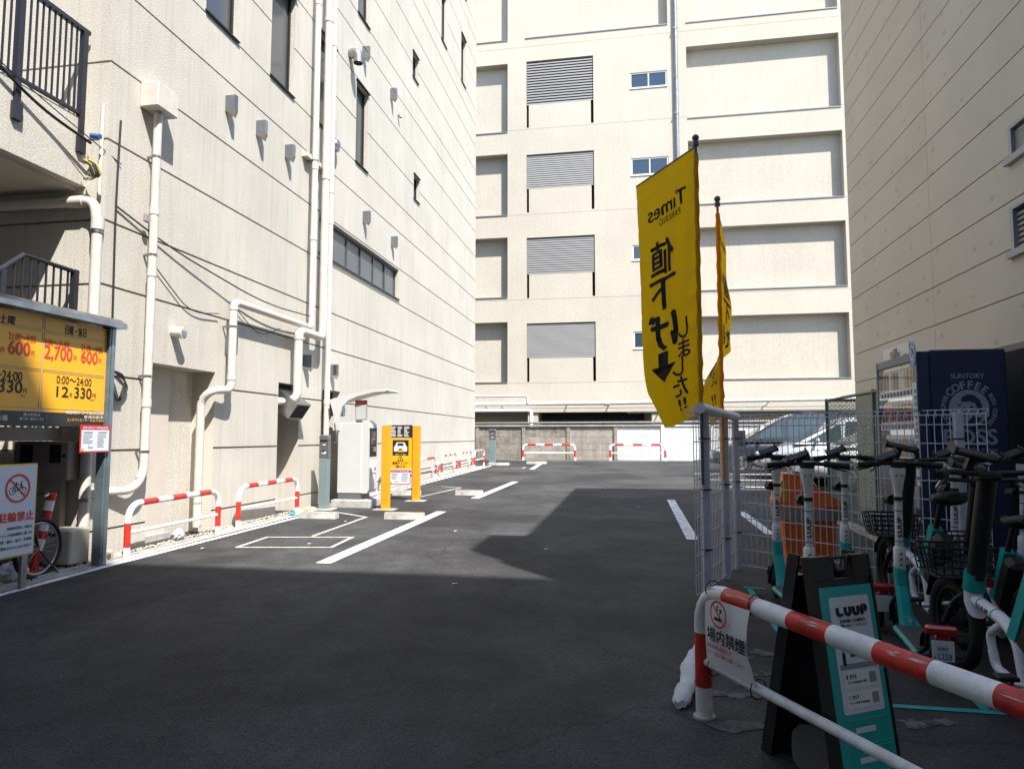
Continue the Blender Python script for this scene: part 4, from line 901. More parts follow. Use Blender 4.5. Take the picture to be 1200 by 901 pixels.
mb.box(xs_, xs_ + .0028, ty(21, 485).y, ty(21, 485).y + .004, 1.52, 1.61); mb.box(xs_, xs_ + .0028, ty(54, 485).y, ty(54, 485).y + .004, 1.52, 1.61)
mb.build('box_lines', 'print_grey', t, True)
c = onx(111, 515, xs_ + .06); notice_sheet((xs_ + .06, c.y, onx(112, 514, xs_ + .06).z), EYv, EZ, (1, 0, 0), .385, .275, 'white notice with red border hung under the corner of the yellow tariff board', '8月18日より料金変更')
xn = -5.28
t = thing('no_cycling_sign', 'white sign with yellow rim and red crossed bicycle, printed in red', 'sign', (xn, 5.2, gz(5.2)))
yc = 5.17; hw = .20; z0n, z1n = .36, 1.165
mb = MB(); mb.box(xn - .02, xn, yc - hw, yc + hw, z0n, z1n, 0, .005); mb.build('yellow_rim', 'border_yellow', t, True)
mb = MB(); mb.box(xn - .01, xn + .003, yc - hw + .015, yc + hw - .015, z0n + .015, z1n - .015, 0, .002); mb.build('white_panel', 'sign_blue_white', t, True)
mb = MB(); mb.box(xn - .05, xn - .021, 5.27, 5.33, gz(5.3) - .05, z1n); mb.build('post', 'stainless_dull', t, True)
mb = MB(); cz = .955; x_ = xn + .005
mb.disc((x_, yc, cz), EYv, EZ, .125, .105, 40); mb.quad((x_ + .001, yc - .085, cz + .075), (x_ + .001, yc - .075, cz + .085), (x_ + .001, yc + .085, cz - .075), (x_ + .001, yc + .075, cz - .085))
mb.text('駐輪禁止', (x_, yc + .0, .712), EYv, EZ, .345, .082, 0, .035); mb.build('red_print', 'print_red', t, True)
mb = MB()
for dy in (-.052, .052): mb.disc((x_, yc + dy, cz - .02), EYv, EZ, .033, .027, 24)
for a, b in (((-.052, -.02), (-.02, .035)), ((-.02, .035), (.035, .03)), ((.035, .03), (.052, -.02)), ((-.02, .035), (0, -.02)), ((0, -.02), (.035, .03)), ((-.052, -.02), (0, -.02)), ((-.028, .05), (-.008, .05)), ((.035, .03), (.03, .055)), ((.03, .055), (.045, .058)), ((-.02, .035), (-.018, .05))):
    mb.tube([(x_, yc + a[0], cz + a[1]), (x_, yc + b[0], cz + b[1])], .0028, 5)
for k, s in enumerate(('自転車を発見した場合は', 'タイムズ利用規約に基づき', '移動・撤去・処分・手数料', 'を請求させていただきます')):
    mb.text(s, (x_, yc - .0 + (.04 if k == 0 else 0), .615 - k * .055), EYv, EZ, .25 if k == 0 else .33, .026, 0, .02)
mb.build('black_print', 'print_black', t, True)
# leaning post, bicycle, rubbish
p = Vector((xat(46, 5.88), 5.88, gz(5.88))); t = thing('marker_post', 'leaning red rubber marker post with white bands behind the bicycle wheel', 'marker post', p)
mb = MB(); d = ony(60.5, 580, p.y + .12) - p; r_ = .05; cuts = [0, .22, .34, .44, .54, .66, .80, .93, 1.0]
pts = [d * c for c in cuts]; mb.tube(pts, r_, 16, 0, mis=[0, 0, 1, 0, 1, 0, 1, 0, 0], rs=[.043] * 9); mb.tube([d * 1.0, d * 1.03], .045, 16, 0); mb.build('tube', ['red_paint', 'sign_white'], t)
mb = MB(); mb.cyl((0, 0, 0), (0, 0, .03), .10, .08, 16); mb.build('base', 'red_paint', t)
def wheel(root, c, r, w_, ax, spokes=14, rimm='rim', name='wheel'):
    """wheel in the plane whose normal is ax (local x) - ring in y,z"""
    c = Vector(c); o_ = MB(); ring = [c + Vector((0, r * math.cos(2 * math.pi * k / 28), r * math.sin(2 * math.pi * k / 28))) for k in range(28)]
    o_.cyl(c - Vector((.035, 0, 0)), c + Vector((.035, 0, 0)), .022 if spokes else r * .7, None, 12); o = o_.build(name, rimm, root)
    mb = MB(); mb.tube(ring, w_, 8, 0, closed=True); mb.build('tyre', 'rubber', o)
    mb = MB(); mb.tube([c + (q - c) * ((r - w_ * 1.05) / r) for q in ring], w_ * .45, 6, 0, closed=True)
    for k in range(spokes):
        a = 2 * math.pi * k / spokes; mb.tube([c + Vector((.02 * (-1) ** k, .02 * math.cos(a), .02 * math.sin(a))), c + Vector((0, (r - w_) * math.cos(a), (r - w_) * math.sin(a)))], .0016 if spokes > 8 else .012, 4)
    mb.build('rim', rimm if spokes > 8 else 'black_plastic', o)
    return o
t = thing('bicycle', 'dark bicycle parked behind the no cycling sign, only its front wheel showing', 'bicycle', (-5.50, 5.25, gz(5.3)), R(4))
wheel(t, (0, .42, .29), .265, .024, 0, 20); wheel(t, (0, -.60, .29), .265, .024, 0, 20)
mb = MB(); mb.tube([(0, .42, .29), (0, .30, .66), (0, .27, .78)], .014, 8); mb.tube([(0, .31, .62), (0, -.18, .30)], .018, 8); mb.tube([(0, -.18, .30), (0, -.32, .80)], .015, 8); mb.tube([(0, -.18, .3), (0, -.6, .29)], .01, 8); mb.tube([(0, -.28, .66), (0, -.6, .29)], .01, 8); mb.build('frame', 'iron', t)
mb = MB(); mb.tube(bend([(-.26, .15, .80), (-.22, .27, .82), (.22, .27, .82), (.26, .15, .80)], .06), .012, 8); mb.build('handlebar', 'stainless_dull', t)
mb = MB(); mb.ball((0, -.34, .83), .07, .13, .035); mb.build('saddle', 'black_plastic', t)
mb = MB(); mb.tube(bend([(.02, .42, .27), (.04, .6, .06), (.03, .66, .012)], .1), .008, 6); mb.build('stand', 'iron', t)
def lump(name, c, rx, ry, rz, m_, label, cat, lump_=.25):
    mb = MB(); mb.ball(c, rx, ry, rz, 12, 7, 0, lump_); return tag(mb.build(name, m_), label, cat)
p = G(30, 683); lump('plastic_bag', (p.x - .18, p.y, p.z + .07), .12, .14, .10, 'bag_white', 'crumpled pale plastic bag on the ground by the no cycling sign post', 'bag')
p = G(14, 685); lump('paper_bag', (p.x - .22, p.y, p.z + .07), .08, .12, .09, 'brown_paper', 'brown paper rubbish beside the pale plastic bag', 'rubbish')
lump('rubbish_bag', (p.x - .30, p.y + .1, p.z + .16), .16, .22, .12, 'black_plastic', 'black rubbish bag behind the brown paper', 'rubbish')
lump('paper_litter', (XL + .12, yx(212, XL + .1), gz(8.6) + .08), .05, .10, .075, 'bag_white', 'crumpled white paper on the gravel below the first arch barrier', 'litter')
p = G(350, 604); lump('rag', (-5.46, p.y, p.z + .03), .04, .07, .025, 'blue_rag', 'small blue rag at the foot of the second arch barrier', 'rag', .15)
for k in range(9):
    lump('rubble', (random.uniform(-5.95, -5.55), random.uniform(5.5, 6.35), .09), random.uniform(.03, .09), random.uniform(.03, .08), random.uniform(.02, .05), random.choice(['stone_a', 'stone_b', 'concrete']), 'grey stone among the rubble by the condenser unit', 'stone')['group'] = 'stones on the ground by the condenser'
t = thing('hollow_block', 'small concrete block with a round hole by the first arch barrier', 'block', (-5.53, 6.53, gz(6.5)))
mb = MB(); mb.box(-.05, .05, -.10, .06, 0, .115, 0, .006); mb.build('block', 'concrete', t)
mb = MB(); mb.disc((.0515, -.02, .06), EYv, EZ, .033); mb.build('hole', 'brown_paper', t)

# ================================================================== WHITE MESH FENCES AND BANNERS
def mesh_panel(t, a, b, z0, z1, px_step=.055, pz=.15, r=.0037, fold=True):
    """welded mesh between plan points a and b with a triangular folded top"""
    a = Vector(a); b = Vector(b); L = (b - a).length; d = (b - a).normalized(); nrm = Vector((-d.y, d.x, 0)); mb = MB()
    n = int(L / px_step)
    for k in range(n + 1):
        q = a + d * (L * k / n); q.z = 0; base = gz(q.y)
        pts = [q + Vector((0, 0, base + z0)), q + Vector((0, 0, z1))]
        if fold: pts += [q + nrm * .05 + Vector((0, 0, z1 + .04)), q + nrm * .05 + Vector((0, 0, z1 - .02))]
        mb.tube(pts, r, 4, caps=False)
    m_ = int((z1 - z0) / pz)
    for k in range(m_ + 1):
        z = z0 + (z1 - z0) * k / m_; mb.tube([(a.x, a.y, z + (gz(a.y) if k < m_ else 0)), (b.x, b.y, z + (gz(b.y) if k < m_ else 0))], r * 1.2, 4, caps=False)
    mb.tube([(a.x + nrm.x * .05, a.y + nrm.y * .05, z1 + .04), (b.x + nrm.x * .05, b.y + nrm.y * .05, z1 + .04)], r * 1.2, 4, caps=False)
    return mb.build('mesh_panel', 'fence_wire', t, True)
def fpost(t, x, y, ztop, w_=.028):
    mb = MB(); mb.box(x - w_, x + w_, y - w_, y + w_, gz(y) - .05, ztop, 0, .004); mb.build('post', 'fence_grey', t, True)
    for z in (.45, .95, 1.38): mb = MB(); mb.tube([(x, y, z), (x, y, z + .012)], w_ * 1.5, 8); mb.build('strap', 'iron', t, True)
P0 = (.50, 5.82); Pm = (.61, 6.05); Pn = (.86, 6.75); P1 = (1.03, 7.2)
f1 = thing('mesh_fence', 'white welded mesh fence seen end on below the yellow banners', 'fence', (.61, 6.05, gz(6)))
mesh_panel(f1, (*P0, 0), (*Pm, 0), .05, 1.60); mesh_panel(f1, (*Pm, 0), (*Pn, 0), .05, 1.60); mesh_panel(f1, (*Pn, 0), (*P1, 0), .05, 1.60)
fpost(f1, *Pm, 1.66, .034); fpost(f1, *Pn, 1.64, .034); fpost(f1, *P1, 1.62, .03)
mb = MB(); mb.cyl((Pm[0] - .05, Pm[1] - .22, 1.64), (P1[0] + .02, P1[1], 1.60), .045, .04, 14); mb.build('rolled_top', 'fence_wire', f1, True)
f2 = thing('mesh_fence', 'white welded mesh fence across behind the kick scooters and the orange bin', 'fence', (2.0, 6.6, gz(6.6)))
q1 = (2.58, 6.02)
mesh_panel(f2, (1.06, 7.19, 0), (*q1, 0), .05, 1.58); mesh_panel(f2, (*q1, 0), (2.72, 5.88, 0), .05, 1.58); fpost(f2, *q1, 1.60, .03)
# sandbag line at the foot
mb = MB(); secs = []
for k in range(26):
    s = k / 25; p = Vector((.22 + .30 * s, 3.62 + 1.5 * s, 0)); rr = .055 * (.55 + .45 * math.sin(math.pi * min(1, s * 1.1 + .15))) * random.uniform(.75, 1.2)
    secs.append([(p.x + rr * math.cos(6.283 * i / 10) * 1.0, p.y, gz(p.y) + max(-.01, rr * .62 + rr * .65 * math.sin(6.283 * i / 10)) + random.uniform(-.012, .012)) for i in range(10)])
mb.loft(secs, 0); tag(mb.build('sandbag', 'sack_white'), 'long crumpled white sandbag lying at the foot of the mesh fence', 'sandbag')
def banner(px0, py0, ztop, arm, zbot, label, shape, txt):
    t = thing('banner', label, 'banner', (px0, py0, gz(py0)), 0, 'yellow banners on poles')
    mb = MB(); mb.tube([(px0, py0, 1.0), (px0, py0, ztop)], .013, 10); mb.build('pole', 'orange' if txt == 2 else 'pole_grey', t, True)
    mb = MB(); mb.cyl((px0, py0, ztop - .045), (px0, py0, ztop - .01), .028, .026); mb.ball((px0, py0, ztop + .025), .031); mb.build('finial', 'pole_grey', t, True)
    nu, nv = 22, 96; vs = []
    for j in range(nv + 1):
        for i in range(nu + 1): vs.append(shape(i / nu, j / nv))
    fs = [(j * (nu + 1) + i, j * (nu + 1) + i + 1, (j + 1) * (nu + 1) + i + 1, (j + 1) * (nu + 1) + i) for j in range(nv) for i in range(nu)]
    mb = MB(); mb.add(vs, fs, 0, True); cl = mb.build('cloth', 'banner', t, True)
    mb = MB(); zs_ = [ztop - .12 - (ztop - .12 - 1.66) * k / 30 for k in range(31)]; mb.tube([(px0 + .004 * math.sin(k * 2.1), py0 + .004 * math.cos(k * 1.7), z) for k, z in enumerate(zs_)], .02, 10, rs=[.021 + (.004 * math.sin(k * 2.3) if k > 14 else 0) for k in range(31)]); mb.build('sleeve', 'banner', t, True)
    mb = MB(); a = shape(0, 0); b = shape(1, 0); mb.tube([a, b], .007, 6); mb.build('arm_rod', 'pole_grey', t, True)
    return t
import functools
b1x, b1y = .585, 6.0
def shape1(u, v):                                           # u from the pole outwards, v down the cloth
    ax, ay = -.50, .42
    if v < .86: w_ = 1.0 - .10 * v / .86
    else: w_ = .90 - .20 * (v - .86) / .14
    x = b1x + ax * u * w_ - .012; y = b1y + ay * u * w_ + .03 * math.sin(2.4 * u + 3 * v) * u + .012 * math.sin(9 * u + 2 * v) * (1 - u)
    zt_ = 3.93 - .16 * u; zb_ = 1.60 - .14 * u if u < .75 else 1.495 - (.0) - .04 * (u - .75)
    if v > .8: x += .07 * (v - .8) / .2 * u
    y += .03 * math.sin(5 * v + 4 * u) * (v ** 2)
    wr_ = .010 * math.exp(-((u - .05) / .10) ** 2) * math.sin(60 * v) * (1 if v > .45 else .25)
    wr_ += .006 * math.sin(7.0 * u + 16 * v) * v + .004 * math.sin(23 * u - 9 * v)
    cr = (v * 8.2 + .06 * math.sin(5 * u)) % 1.0; wr_ += .007 * math.exp(-((cr - .5) / .07) ** 2) + .008 * math.exp(-((u - .5 - .03 * math.sin(4 * v)) / .035) ** 2)
    return Vector((x + wr_ * .6, y + wr_, zt_ + (zb_ - zt_) * v))
T1 = banner(b1x, b1y, 3.99, None, None, 'large yellow price cut banner on a pole, lettering seen reversed from behind', shape1, 1)
def finer(pts, fs, step):
    bm = bmesh.new(); vs = [bm.verts.new((a, b, 0)) for a, b in pts]
    for f in fs:
        try: bm.faces.new([vs[i] for i in f])
        except ValueError: pass
    bmesh.ops.triangulate(bm, faces=bm.faces)
    for _ in range(4):
        es = [e for e in bm.edges if e.calc_length() > step]
        if not es: break
        bmesh.ops.subdivide_edges(bm, edges=es, cuts=1, use_grid_fill=False); bmesh.ops.triangulate(bm, faces=bm.faces)
    bm.verts.index_update(); r = [(v.co.x, v.co.y) for v in bm.verts], [tuple(v.index for v in f.verts) for f in bm.faces]; bm.free(); return r
def print_on(shape, t, items, off=.006, mt='banner_black', name='lettering'):
    mb = MB()
    for body, u0, u1, v0, v1, bold in items:                # u decreasing = reversed text: the cloth is seen from its back
        pts, fs, asp = text_mesh(body, 0.0) if isinstance(body, str) else body
        pts, fs = finer(pts, fs, .12)
        for k, (dx, dy) in enumerate([(0, 0)] if bold <= 0 else [(-bold, 0), (bold, 0), (0, -bold * .7), (0, bold * .7)]):
          vs = []
          for a, b in pts:
            a += dx * (1 if asp < 1.5 else .3); b += dy; u = max(0.0, u0 + (u1 - u0) * (.5 + a)); v = v1 + (v0 - v1) * (.5 + b); p = shape(u, v); n = (shape(min(1.0, u + .01), v) - p).cross(shape(u, min(v + .01, 1)) - p).normalized()
            if n.y > 0: n = -n
            vs.append(p + n * (off + k * .0003))
          mb.add(vs, fs)
    return mb.build(name, mt, t, True)
arrow = ([(-.5, .05), (0, -.5), (.5, .05), (.2, .05), (.2, .5), (-.2, .5), (-.2, .05)], [(0, 1, 2), (3, 4, 5, 6)], 1)
print_on(shape1, T1, [('Tımes', .15, .80, .125, .185, .03), ('PARKING', .24, .60, .195, .222, .01), ('値', .38, .78, .28, .417, .03), ('下', .36, .82, .434, .556, .03), ('げ', .36, .86, .57, .715, .04), (arrow, .40, .84, .722, .84, 0),
                       ('し', .17, .34, .625, .70, .03), ('ま', .15, .36, .705, .77, .03), ('し', .27, .46, .765, .835, .03), ('た', .22, .49, .84, .91, .03), ('!!', .28, .46, .92, .96, .04)])
print_on(shape1, T1, [(([(-.5, -.5), (.5, -.5), (.5, .5), (-.5, .5)], [(0, 1, 2, 3)], 1), .27, .32, .118, .133, 0)], .0075, 'print_red', 'red_dot')
b2x, b2y = .845, 6.7
def shape2(u, v):
    k = math.sin(math.pi * min(v / .8, 1)) ** .7; f = max(0, (v - .62) / .38)
    th = R(66 - 10 * v) if v < .62 else R(66 - 10 * v + 85 * f ** .8)
    rad = .50 * u * (.35 + .65 * k) * (1 - .25 * f) + .08 * u
    x = b2x + rad * math.cos(th) * .62 + .012 * math.sin(20 * v) * u; y = b2y + rad * math.sin(th)
    if f > 0: x -= .10 * u * math.sin(math.pi * min(1, f * 1.05)) 
    return Vector((x, y + .012 * math.sin(30 * v), 3.55 - .05 * u + (1.62 - 3.55) * v - .08 * u * v))
T2 = banner(b2x, b2y, 3.67, None, None, 'narrow yellow banner folded edge on behind the large one', shape2, 2)
print_on(shape2, T2, [('Tımes', .13, .85, .10, .14, .035), ('値', .28, .82, .26, .38, .035), ('下', .28, .84, .40, .51, .035), ('げ', .25, .88, .53, .63, .045), ('し', .10, .34, .58, .64, .03), ('ま', .12, .38, .66, .71, .03), (arrow, .40, .9, .66, .78, 0), ('した', .2, .5, .76, .84, .03), ('!!', .3, .5, .88, .93, .04)])

# ================================================================== VENDING MACHINE
def clear_glass():
    m = bpy.data.materials.new('clear_glass'); m.use_nodes = True; MATS['clear_glass'] = m; N = m.node_tree.nodes; L = m.node_tree.links
    N.remove(N['Principled BSDF']); a = N.new('ShaderNodeBsdfTransparent'); b = N.new('ShaderNodeBsdfGlossy'); b.inputs['Roughness'].default_value = .03
    lw = N.new('ShaderNodeLayerWeight'); lw.inputs[0].default_value = .5; pw = N.new('ShaderNodeMath'); pw.operation = 'POWER'; pw.inputs[1].default_value = 4
    f = N.new('ShaderNodeMath'); f.operation = 'MULTIPLY_ADD'; f.inputs[1].default_value = .55; f.inputs[2].default_value = .03; L.new(lw.outputs['Facing'], pw.inputs[0]); L.new(pw.outputs[0], f.inputs[0]); x = N.new('ShaderNodeMixShader')
    L.new(f.outputs[0], x.inputs[0]); L.new(a.outputs[0], x.inputs[1]); L.new(b.outputs[0], x.inputs[2]); L.new(x.outputs[0], N['Material Output'].inputs[0])
clear_glass()
m_ = mat('vm_lit', (0.6, 0.6, 0.6), 0.5); m_.node_tree.nodes['Principled BSDF'].inputs['Emission Color'].default_value = (.95, .97, 1, 1); m_.node_tree.nodes['Principled BSDF'].inputs['Emission Strength'].default_value = .16
vx0, vx1, vy0, vy1, vz0, vz1 = 2.37, 3.05, 6.22, 7.20, .16, 2.13
vm = thing('vending_machine', 'dark navy drinks vending machine with a white coffee emblem on its side', 'vending machine', (2.9, 6.8, gz(6.8)))
mb = MB(); mb.box(vx0 + .10, vx1, vy0, vy1, vz0, vz1, 0, .012); mb.build('cabinet', 'vm_navy', vm, True)
mb = MB(); mb.box(vx0, vx0 + .098, vy0, vy1, vz0 + .02, 1.14, 0, .01); mb.box(vx0, vx0 + .098, vy0, vy0 + .10, 1.141, vz1 - .01, 0, .008); mb.box(vx0, vx0 + .098, vy1 - .05, vy1, 1.141, vz1 - .01, 0, .008); mb.box(vx0, vx0 + .098, vy0 + .101, vy1 - .051, vz1 - .09, vz1 - .01, 0, .008); mb.build('front_door', 'vm_blue', vm, True)
mb = MB(); mb.box(vx0 + .085, vx0 + .095, vy0 + .1, vy1 - .05, 1.14, vz1 - .09); mb.build('display_back', 'vm_lit', vm, True)
mb = MB(); mb.box(vx0 + .1, vx0 + .6, vy0 + .1, vy0 + .2, .06, vz0); mb.build('foot', 'void', vm, True); mb = MB(); mb.box(vx0 + .1, vx0 + .6, vy1 - .2, vy1 - .1, .06, vz0); mb.build('foot', 'void', vm, True)
cans = ['can_red', 'can_blue', 'can_brown', 'can_gold', 'can_green', 'can_white', 'can_cyan']
rows = [(1.83, .20, ['can_gold', 'can_white', 'can_gold', 'can_white', 'can_brown']), (1.54, .19, ['can_red', 'can_brown', 'can_green', 'can_red', 'can_brown']), (1.23, .19, ['can_cyan', 'can_blue', 'can_red', 'can_gold', 'can_cyan'])]
protos = {}
for z, hh, cs in rows:
    mb = MB(); mb.box(vx0 + .012, vx0 + .084, vy0 + .105, vy1 - .055, z - .012, z - .001); mb.build('shelf', 'vm_grey', vm, True)
    mb = MB(); mb.box(vx0 + .008, vx0 + .02, vy0 + .11, vy1 - .06, z - .075, z - .013); mb.build('price_rail', 'print_white', vm, True)
    mb = MB()
    for k in range(10): y = vy0 + .15 + k * .078; mb.box(vx0 - .004, vx0 + .008, y - .022, y + .022, z - .062, z - .022, 0, .004)
    tag(mb.build('button', 'vm_grey', vm, True), kind='stuff')
    for k in range(10):
        m_ = random.choice(cs); key = (m_, hh)
        if key not in protos:
            mb = MB(); mb.cyl((0, 0, 0), (0, 0, hh * .8), .028, None, 10, 0); mb.cyl((0, 0, hh * .8), (0, 0, hh * .95), .028, .016, 10, 1); mb.cyl((0, 0, hh * .95), (0, 0, hh), .014, None, 8, 1)
            protos[key] = mb.build('drink_can', [m_, 'can_white'], vm); c = protos[key]
        else: c = protos[key].copy(); sc.collection.objects.link(c); c.parent = vm
        c.location = (vx0 + .05 - 2.9, vy0 + .15 + k * .078 - 6.8, z - vm.location.z)
mb = MB(); mb.quad((vx0 + .004, vy0 + .10, 1.14), (vx0 + .004, vy0 + .10, vz1 - .09), (vx0 + .004, vy1 - .05, vz1 - .09), (vx0 + .004, vy1 - .05, 1.14)); mb.build('display_glass', 'clear_glass', vm, True)
mb = MB(); mb.box(vx0 - .012, vx0 - .001, vy0 + .03, vy0 + .12, .80, .98, 0, .004); mb.build('coin_panel', 'vm_grey', vm, True)
mb = MB(); mb.box(vx0 - .01, vx0 - .001, vy0 + .25, vy0 + .80, .30, .48, 0, .01); mb.build('outlet_flap', 'vm_navy', vm, True)
mb = MB()
for z in (1.02, 1.10, .72): mb.box(vx0 - .006, vx0 - .001, vy0 + .02, vy0 + .09, z - .03, z + .03)
mb.box(vx0 - .006, vx0 - .001, vy0 + .01, vy0 + .10, 1.30, 1.86); mb.build('sticker', 'print_white', vm, True)
mb = MB()
for k in range(9): mb.box(vx0 - .009, vx0 - .006, vy0 + .02, vy0 + .02 + random.uniform(.03, .07), 1.33 + k * .055, 1.365 + k * .055)
mb.box(vx0 - .009, vx0 - .006, vy0 + .025, vy0 + .085, 1.04, 1.06); mb.build('sticker_print', 'can_blue', vm, True)
mb = MB(); mb.box(vx0 - .035, vx0 - .001, vy0 + .02, vy0 + .10, 1.20, 1.27, 0, .008); mb.build('card_reader', 'black_plastic', vm, True)
mb = MB(); mb.disc((vx0 - .005, vy0 + .06, vz1 - .02), EYv, EZ, .075, 0, 28, 0, .10); mb.build('round_sticker', 'can_blue', vm, True)
mb = MB(); mb.disc((vx0 - .008, vy0 + .06, vz1 - .02), EYv, EZ, .05, .035, 24, 0, .06); mb.tube([(vx0 - .009, vy0 + .03, vz1 - .06), (vx0 - .009, vy0 + .06, vz1 - .02), (vx0 - .009, vy0 + .09, vz1 + .03)], .006, 5); mb.build('sticker_mark', 'print_white', vm, True)
mb = MB(); mb.box(vx0 + .02, vx0 + .03, vy0 + .20, vy0 + .82, vz1 - .12, vz1 + .10); mb.build('poster', 'can_white', vm, True)
mb = MB()
for k in range(12): a = vy0 + .22 + random.random() * .48; z = vz1 - .10 + random.random() * .12; mb.box(vx0 + .016 - k * .0002, vx0 + .0195, a, a + random.uniform(.03, .1), z, z + random.uniform(.02, .07), k % 3)
mb.build('poster_print', ['can_brown', 'can_gold', 'print_grey'], vm, True)
fy = vy0 - .003
def vt(u, v): return ony(u, v, vy0)
mb = MB()
def vtext(body, u0, u1, v0, v1, bold):
    a, b = vt(u0, v1), vt(u1, v0); mb.text(body, ((a.x + b.x) / 2, fy, (a.z + b.z) / 2), EX, EZ, b.x - a.x, b.z - a.z, 0, bold)
vtext('SUNTORY', 1114, 1153, 437.5, 443.5, .03); vtext('BOSS', 1107, 1168, 503, 520.5, .035)
vtext('Suntory BOSS is the boss', 1111, 1169, 525, 529.5, .01); vtext('of them all since 1992', 1117, 1161, 531, 535, .01)
c = vt(1135.5, 478); px_m = (vt(1135, 470).z - vt(1135, 480).z) / 10
rr0 = 25.5 * px_m
def arctext(s, a0, a1, r, h):
    for i, ch in enumerate(s):
        a = a0 + (a1 - a0) * i / max(1, len(s) - 1)
        if ch == ' ': continue
        e = Vector((math.sin(a), 0, math.cos(a))); ex = Vector((math.cos(a), 0, -math.sin(a)))
        mb.text(ch, Vector((c.x, fy, c.z)) + e * r, ex, e, 0, h, 0, .045, fit=False)
arctext('COFFEE', R(-47), R(40), 27.3 * px_m, 8.6 * px_m); arctext('BOSS COFFEE', R(58), R(132), 27.6 * px_m, 4.6 * px_m); arctext('BOSS COFFEE', R(-128), R(-62), 27.6 * px_m, 4.6 * px_m)
mb.disc((c.x, fy, c.z), EX, EZ, 21.5 * px_m, 0, 40); mb.build('side_print', 'vm_print', vm, True)
mb = MB(); q = px_m                                           # plain head outline in the middle of the emblem
def mk(pts): mb.poly([(c.x + a * q, fy - .002, c.z + b * q) for a, b in pts])
mk([(-9, 8), (-7, 13), (-1, 16), (6, 15), (12, 9), (14, 2), (13, -4), (10, -8), (9, -2), (7, 5), (1, 8), (-5, 7)]); mk([(-10, -1), (-4, 0), (-4, -2), (-10, -3)]); mk([(-9, -6), (-2, -7), (-2, -9), (-6, -9)]); mk([(4, -9), (13, -12), (9, -17), (2, -20), (-4, -20), (-1, -15)]); mk([(1, 2), (4, 2), (4, 0), (1, 0)]); mk([(-12, 4), (-8, 5), (-8, 3.6), (-12, 2.6)])
mb.build('emblem_print', 'vm_navy', vm, True)

# ================================================================== GREEN CHAIN LINK FENCE, BIN
gf = thing('chain_link_fence', 'green chain link fence running to a corner post behind the vending machine', 'fence', (3.05, 10.0, gz(10)))
def chain(a, b, z1, pitch=.062):
    a = Vector(a); b = Vector(b); L = (b - a).length; d = (b - a).normalized(); mb = MB(); hgt = z1 - gz(a.y) - .06; n = int((L + hgt) / pitch)
    for sgn in (1, -1):
        for k in range(n):
            s0 = k * pitch - hgt; pts = []
            for (s, z) in ((s0, 0), (s0 + hgt, hgt)): pts.append((s, z))
            (s0_, z0_), (s1_, z1_) = pts
            if s0_ < 0: z0_ += -s0_; s0_ = 0
            if s1_ > L: z1_ -= s1_ - L; s1_ = L
            if s1_ - s0_ < .02: continue
            if sgn < 0: z0_, z1_ = hgt - z0_, hgt - z1_
            p, q_ = a + d * s0_, a + d * s1_; mb.tube([(p.x, p.y, gz(p.y) + .04 + z0_), (q_.x, q_.y, gz(q_.y) + .04 + z1_)], .0032, 3, caps=False)
    mb.build('mesh', 'mesh_green', gf, True)
    mb = MB(); mb.tube([(a.x, a.y, z1), (b.x, b.y, z1)], .022, 8); mb.tube([(a.x, a.y, gz(a.y) + .05), (b.x, b.y, gz(b.y) + .05)], .012, 6); mb.build('top_rail', 'green_fence', gf, True)
chain((3.02, 7.6, 0), (3.02, 11.4, 0), 1.97); chain((3.02, 11.4, 0), (4.6, 11.4, 0), 1.97)
for x, y in ((3.02, 11.4), (3.02, 9.28), (4.6, 11.4), (3.02, 7.6)):
    mb = MB(); mb.tube([(x, y, -.05), (x, y, 2.0)], .026, 10); mb.build('post', 'green_fence', gf, True)
mb = MB(); mb.box(2.96, 3.08, 7.6, 11.4, 0, .20); mb.build('kerb', 'concrete', gf, True)
yb_ = 7.55; xb0, xb1 = xat(905, yb_), xat(976, yb_); zb_ = gz(yb_); xc = (xb0 + xb1) / 2
t = thing('rubbish_bin', 'orange plastic rubbish bin with a sloping wedge lid behind the mesh fence', 'bin', (xc, yb_, zb_)); hw_ = (xb1 - xb0) / 2
mb = MB(); secs = []
for z, k in ((.02, .74), (.05, .78), (.30, .84), (.56, .91), (.60, .96)): secs.append([(hw_ * k * a, .22 * k * b, z) for a, b in ((-1, -.85), (-.93, -1), (.93, -1), (1, -.85), (1, .85), (.93, 1), (-.93, 1), (-1, .85))])
mb.loft(secs, 0, sm=False); mb.build('body', 'orange_bin', t)
mb = MB(); mb.prism([(-hw_, .60), (hw_, .60), (hw_, .655), (hw_ * .92, .68), (-.10, .93), (-.20, .945), (-.25, .93), (-hw_ * .96, .68), (-hw_, .655)], lambda a, b, q: (a, q, b), -.235, .235); mb.build('lid', 'orange_bin', t)
mb = MB(); mb.poly([(-hw_ * .90, -.239, .68), (-.28, -.239, .87), (-.23, -.239, .87), (-hw_ * .74, -.239, .66)]); mb.build('yellow_label', 'border_yellow', t)
mat('liner', (0.55, 0.54, 0.52), 0.4, transl=.5)
mb = MB(); secs = []
for z, k in ((.605, 1.0), (.54, .985), (.47, .95)): secs.append([(hw_ * k * math.cos(a) * (1 if abs(math.cos(a)) < .7 else 1.0), .235 * k * math.sin(a) * random.uniform(.97, 1.05), z + random.uniform(-.015, .01)) for a in [6.283 * i / 28 for i in range(28)]])
secs = [[(max(-hw_, min(hw_, x * 1.35)), max(-.235, min(.235, y * 1.35)), z) for x, y, z in s_] for s_ in secs]
mb.loft(secs, 0, caps=False); mb.build('bag_rim', 'liner', t)
p = ony(868.5, 514, 7.25); t = thing('control_box', 'small beige box with a printed label fixed beside the fence corner post', 'box', (p.x, p.y, p.z - .1))
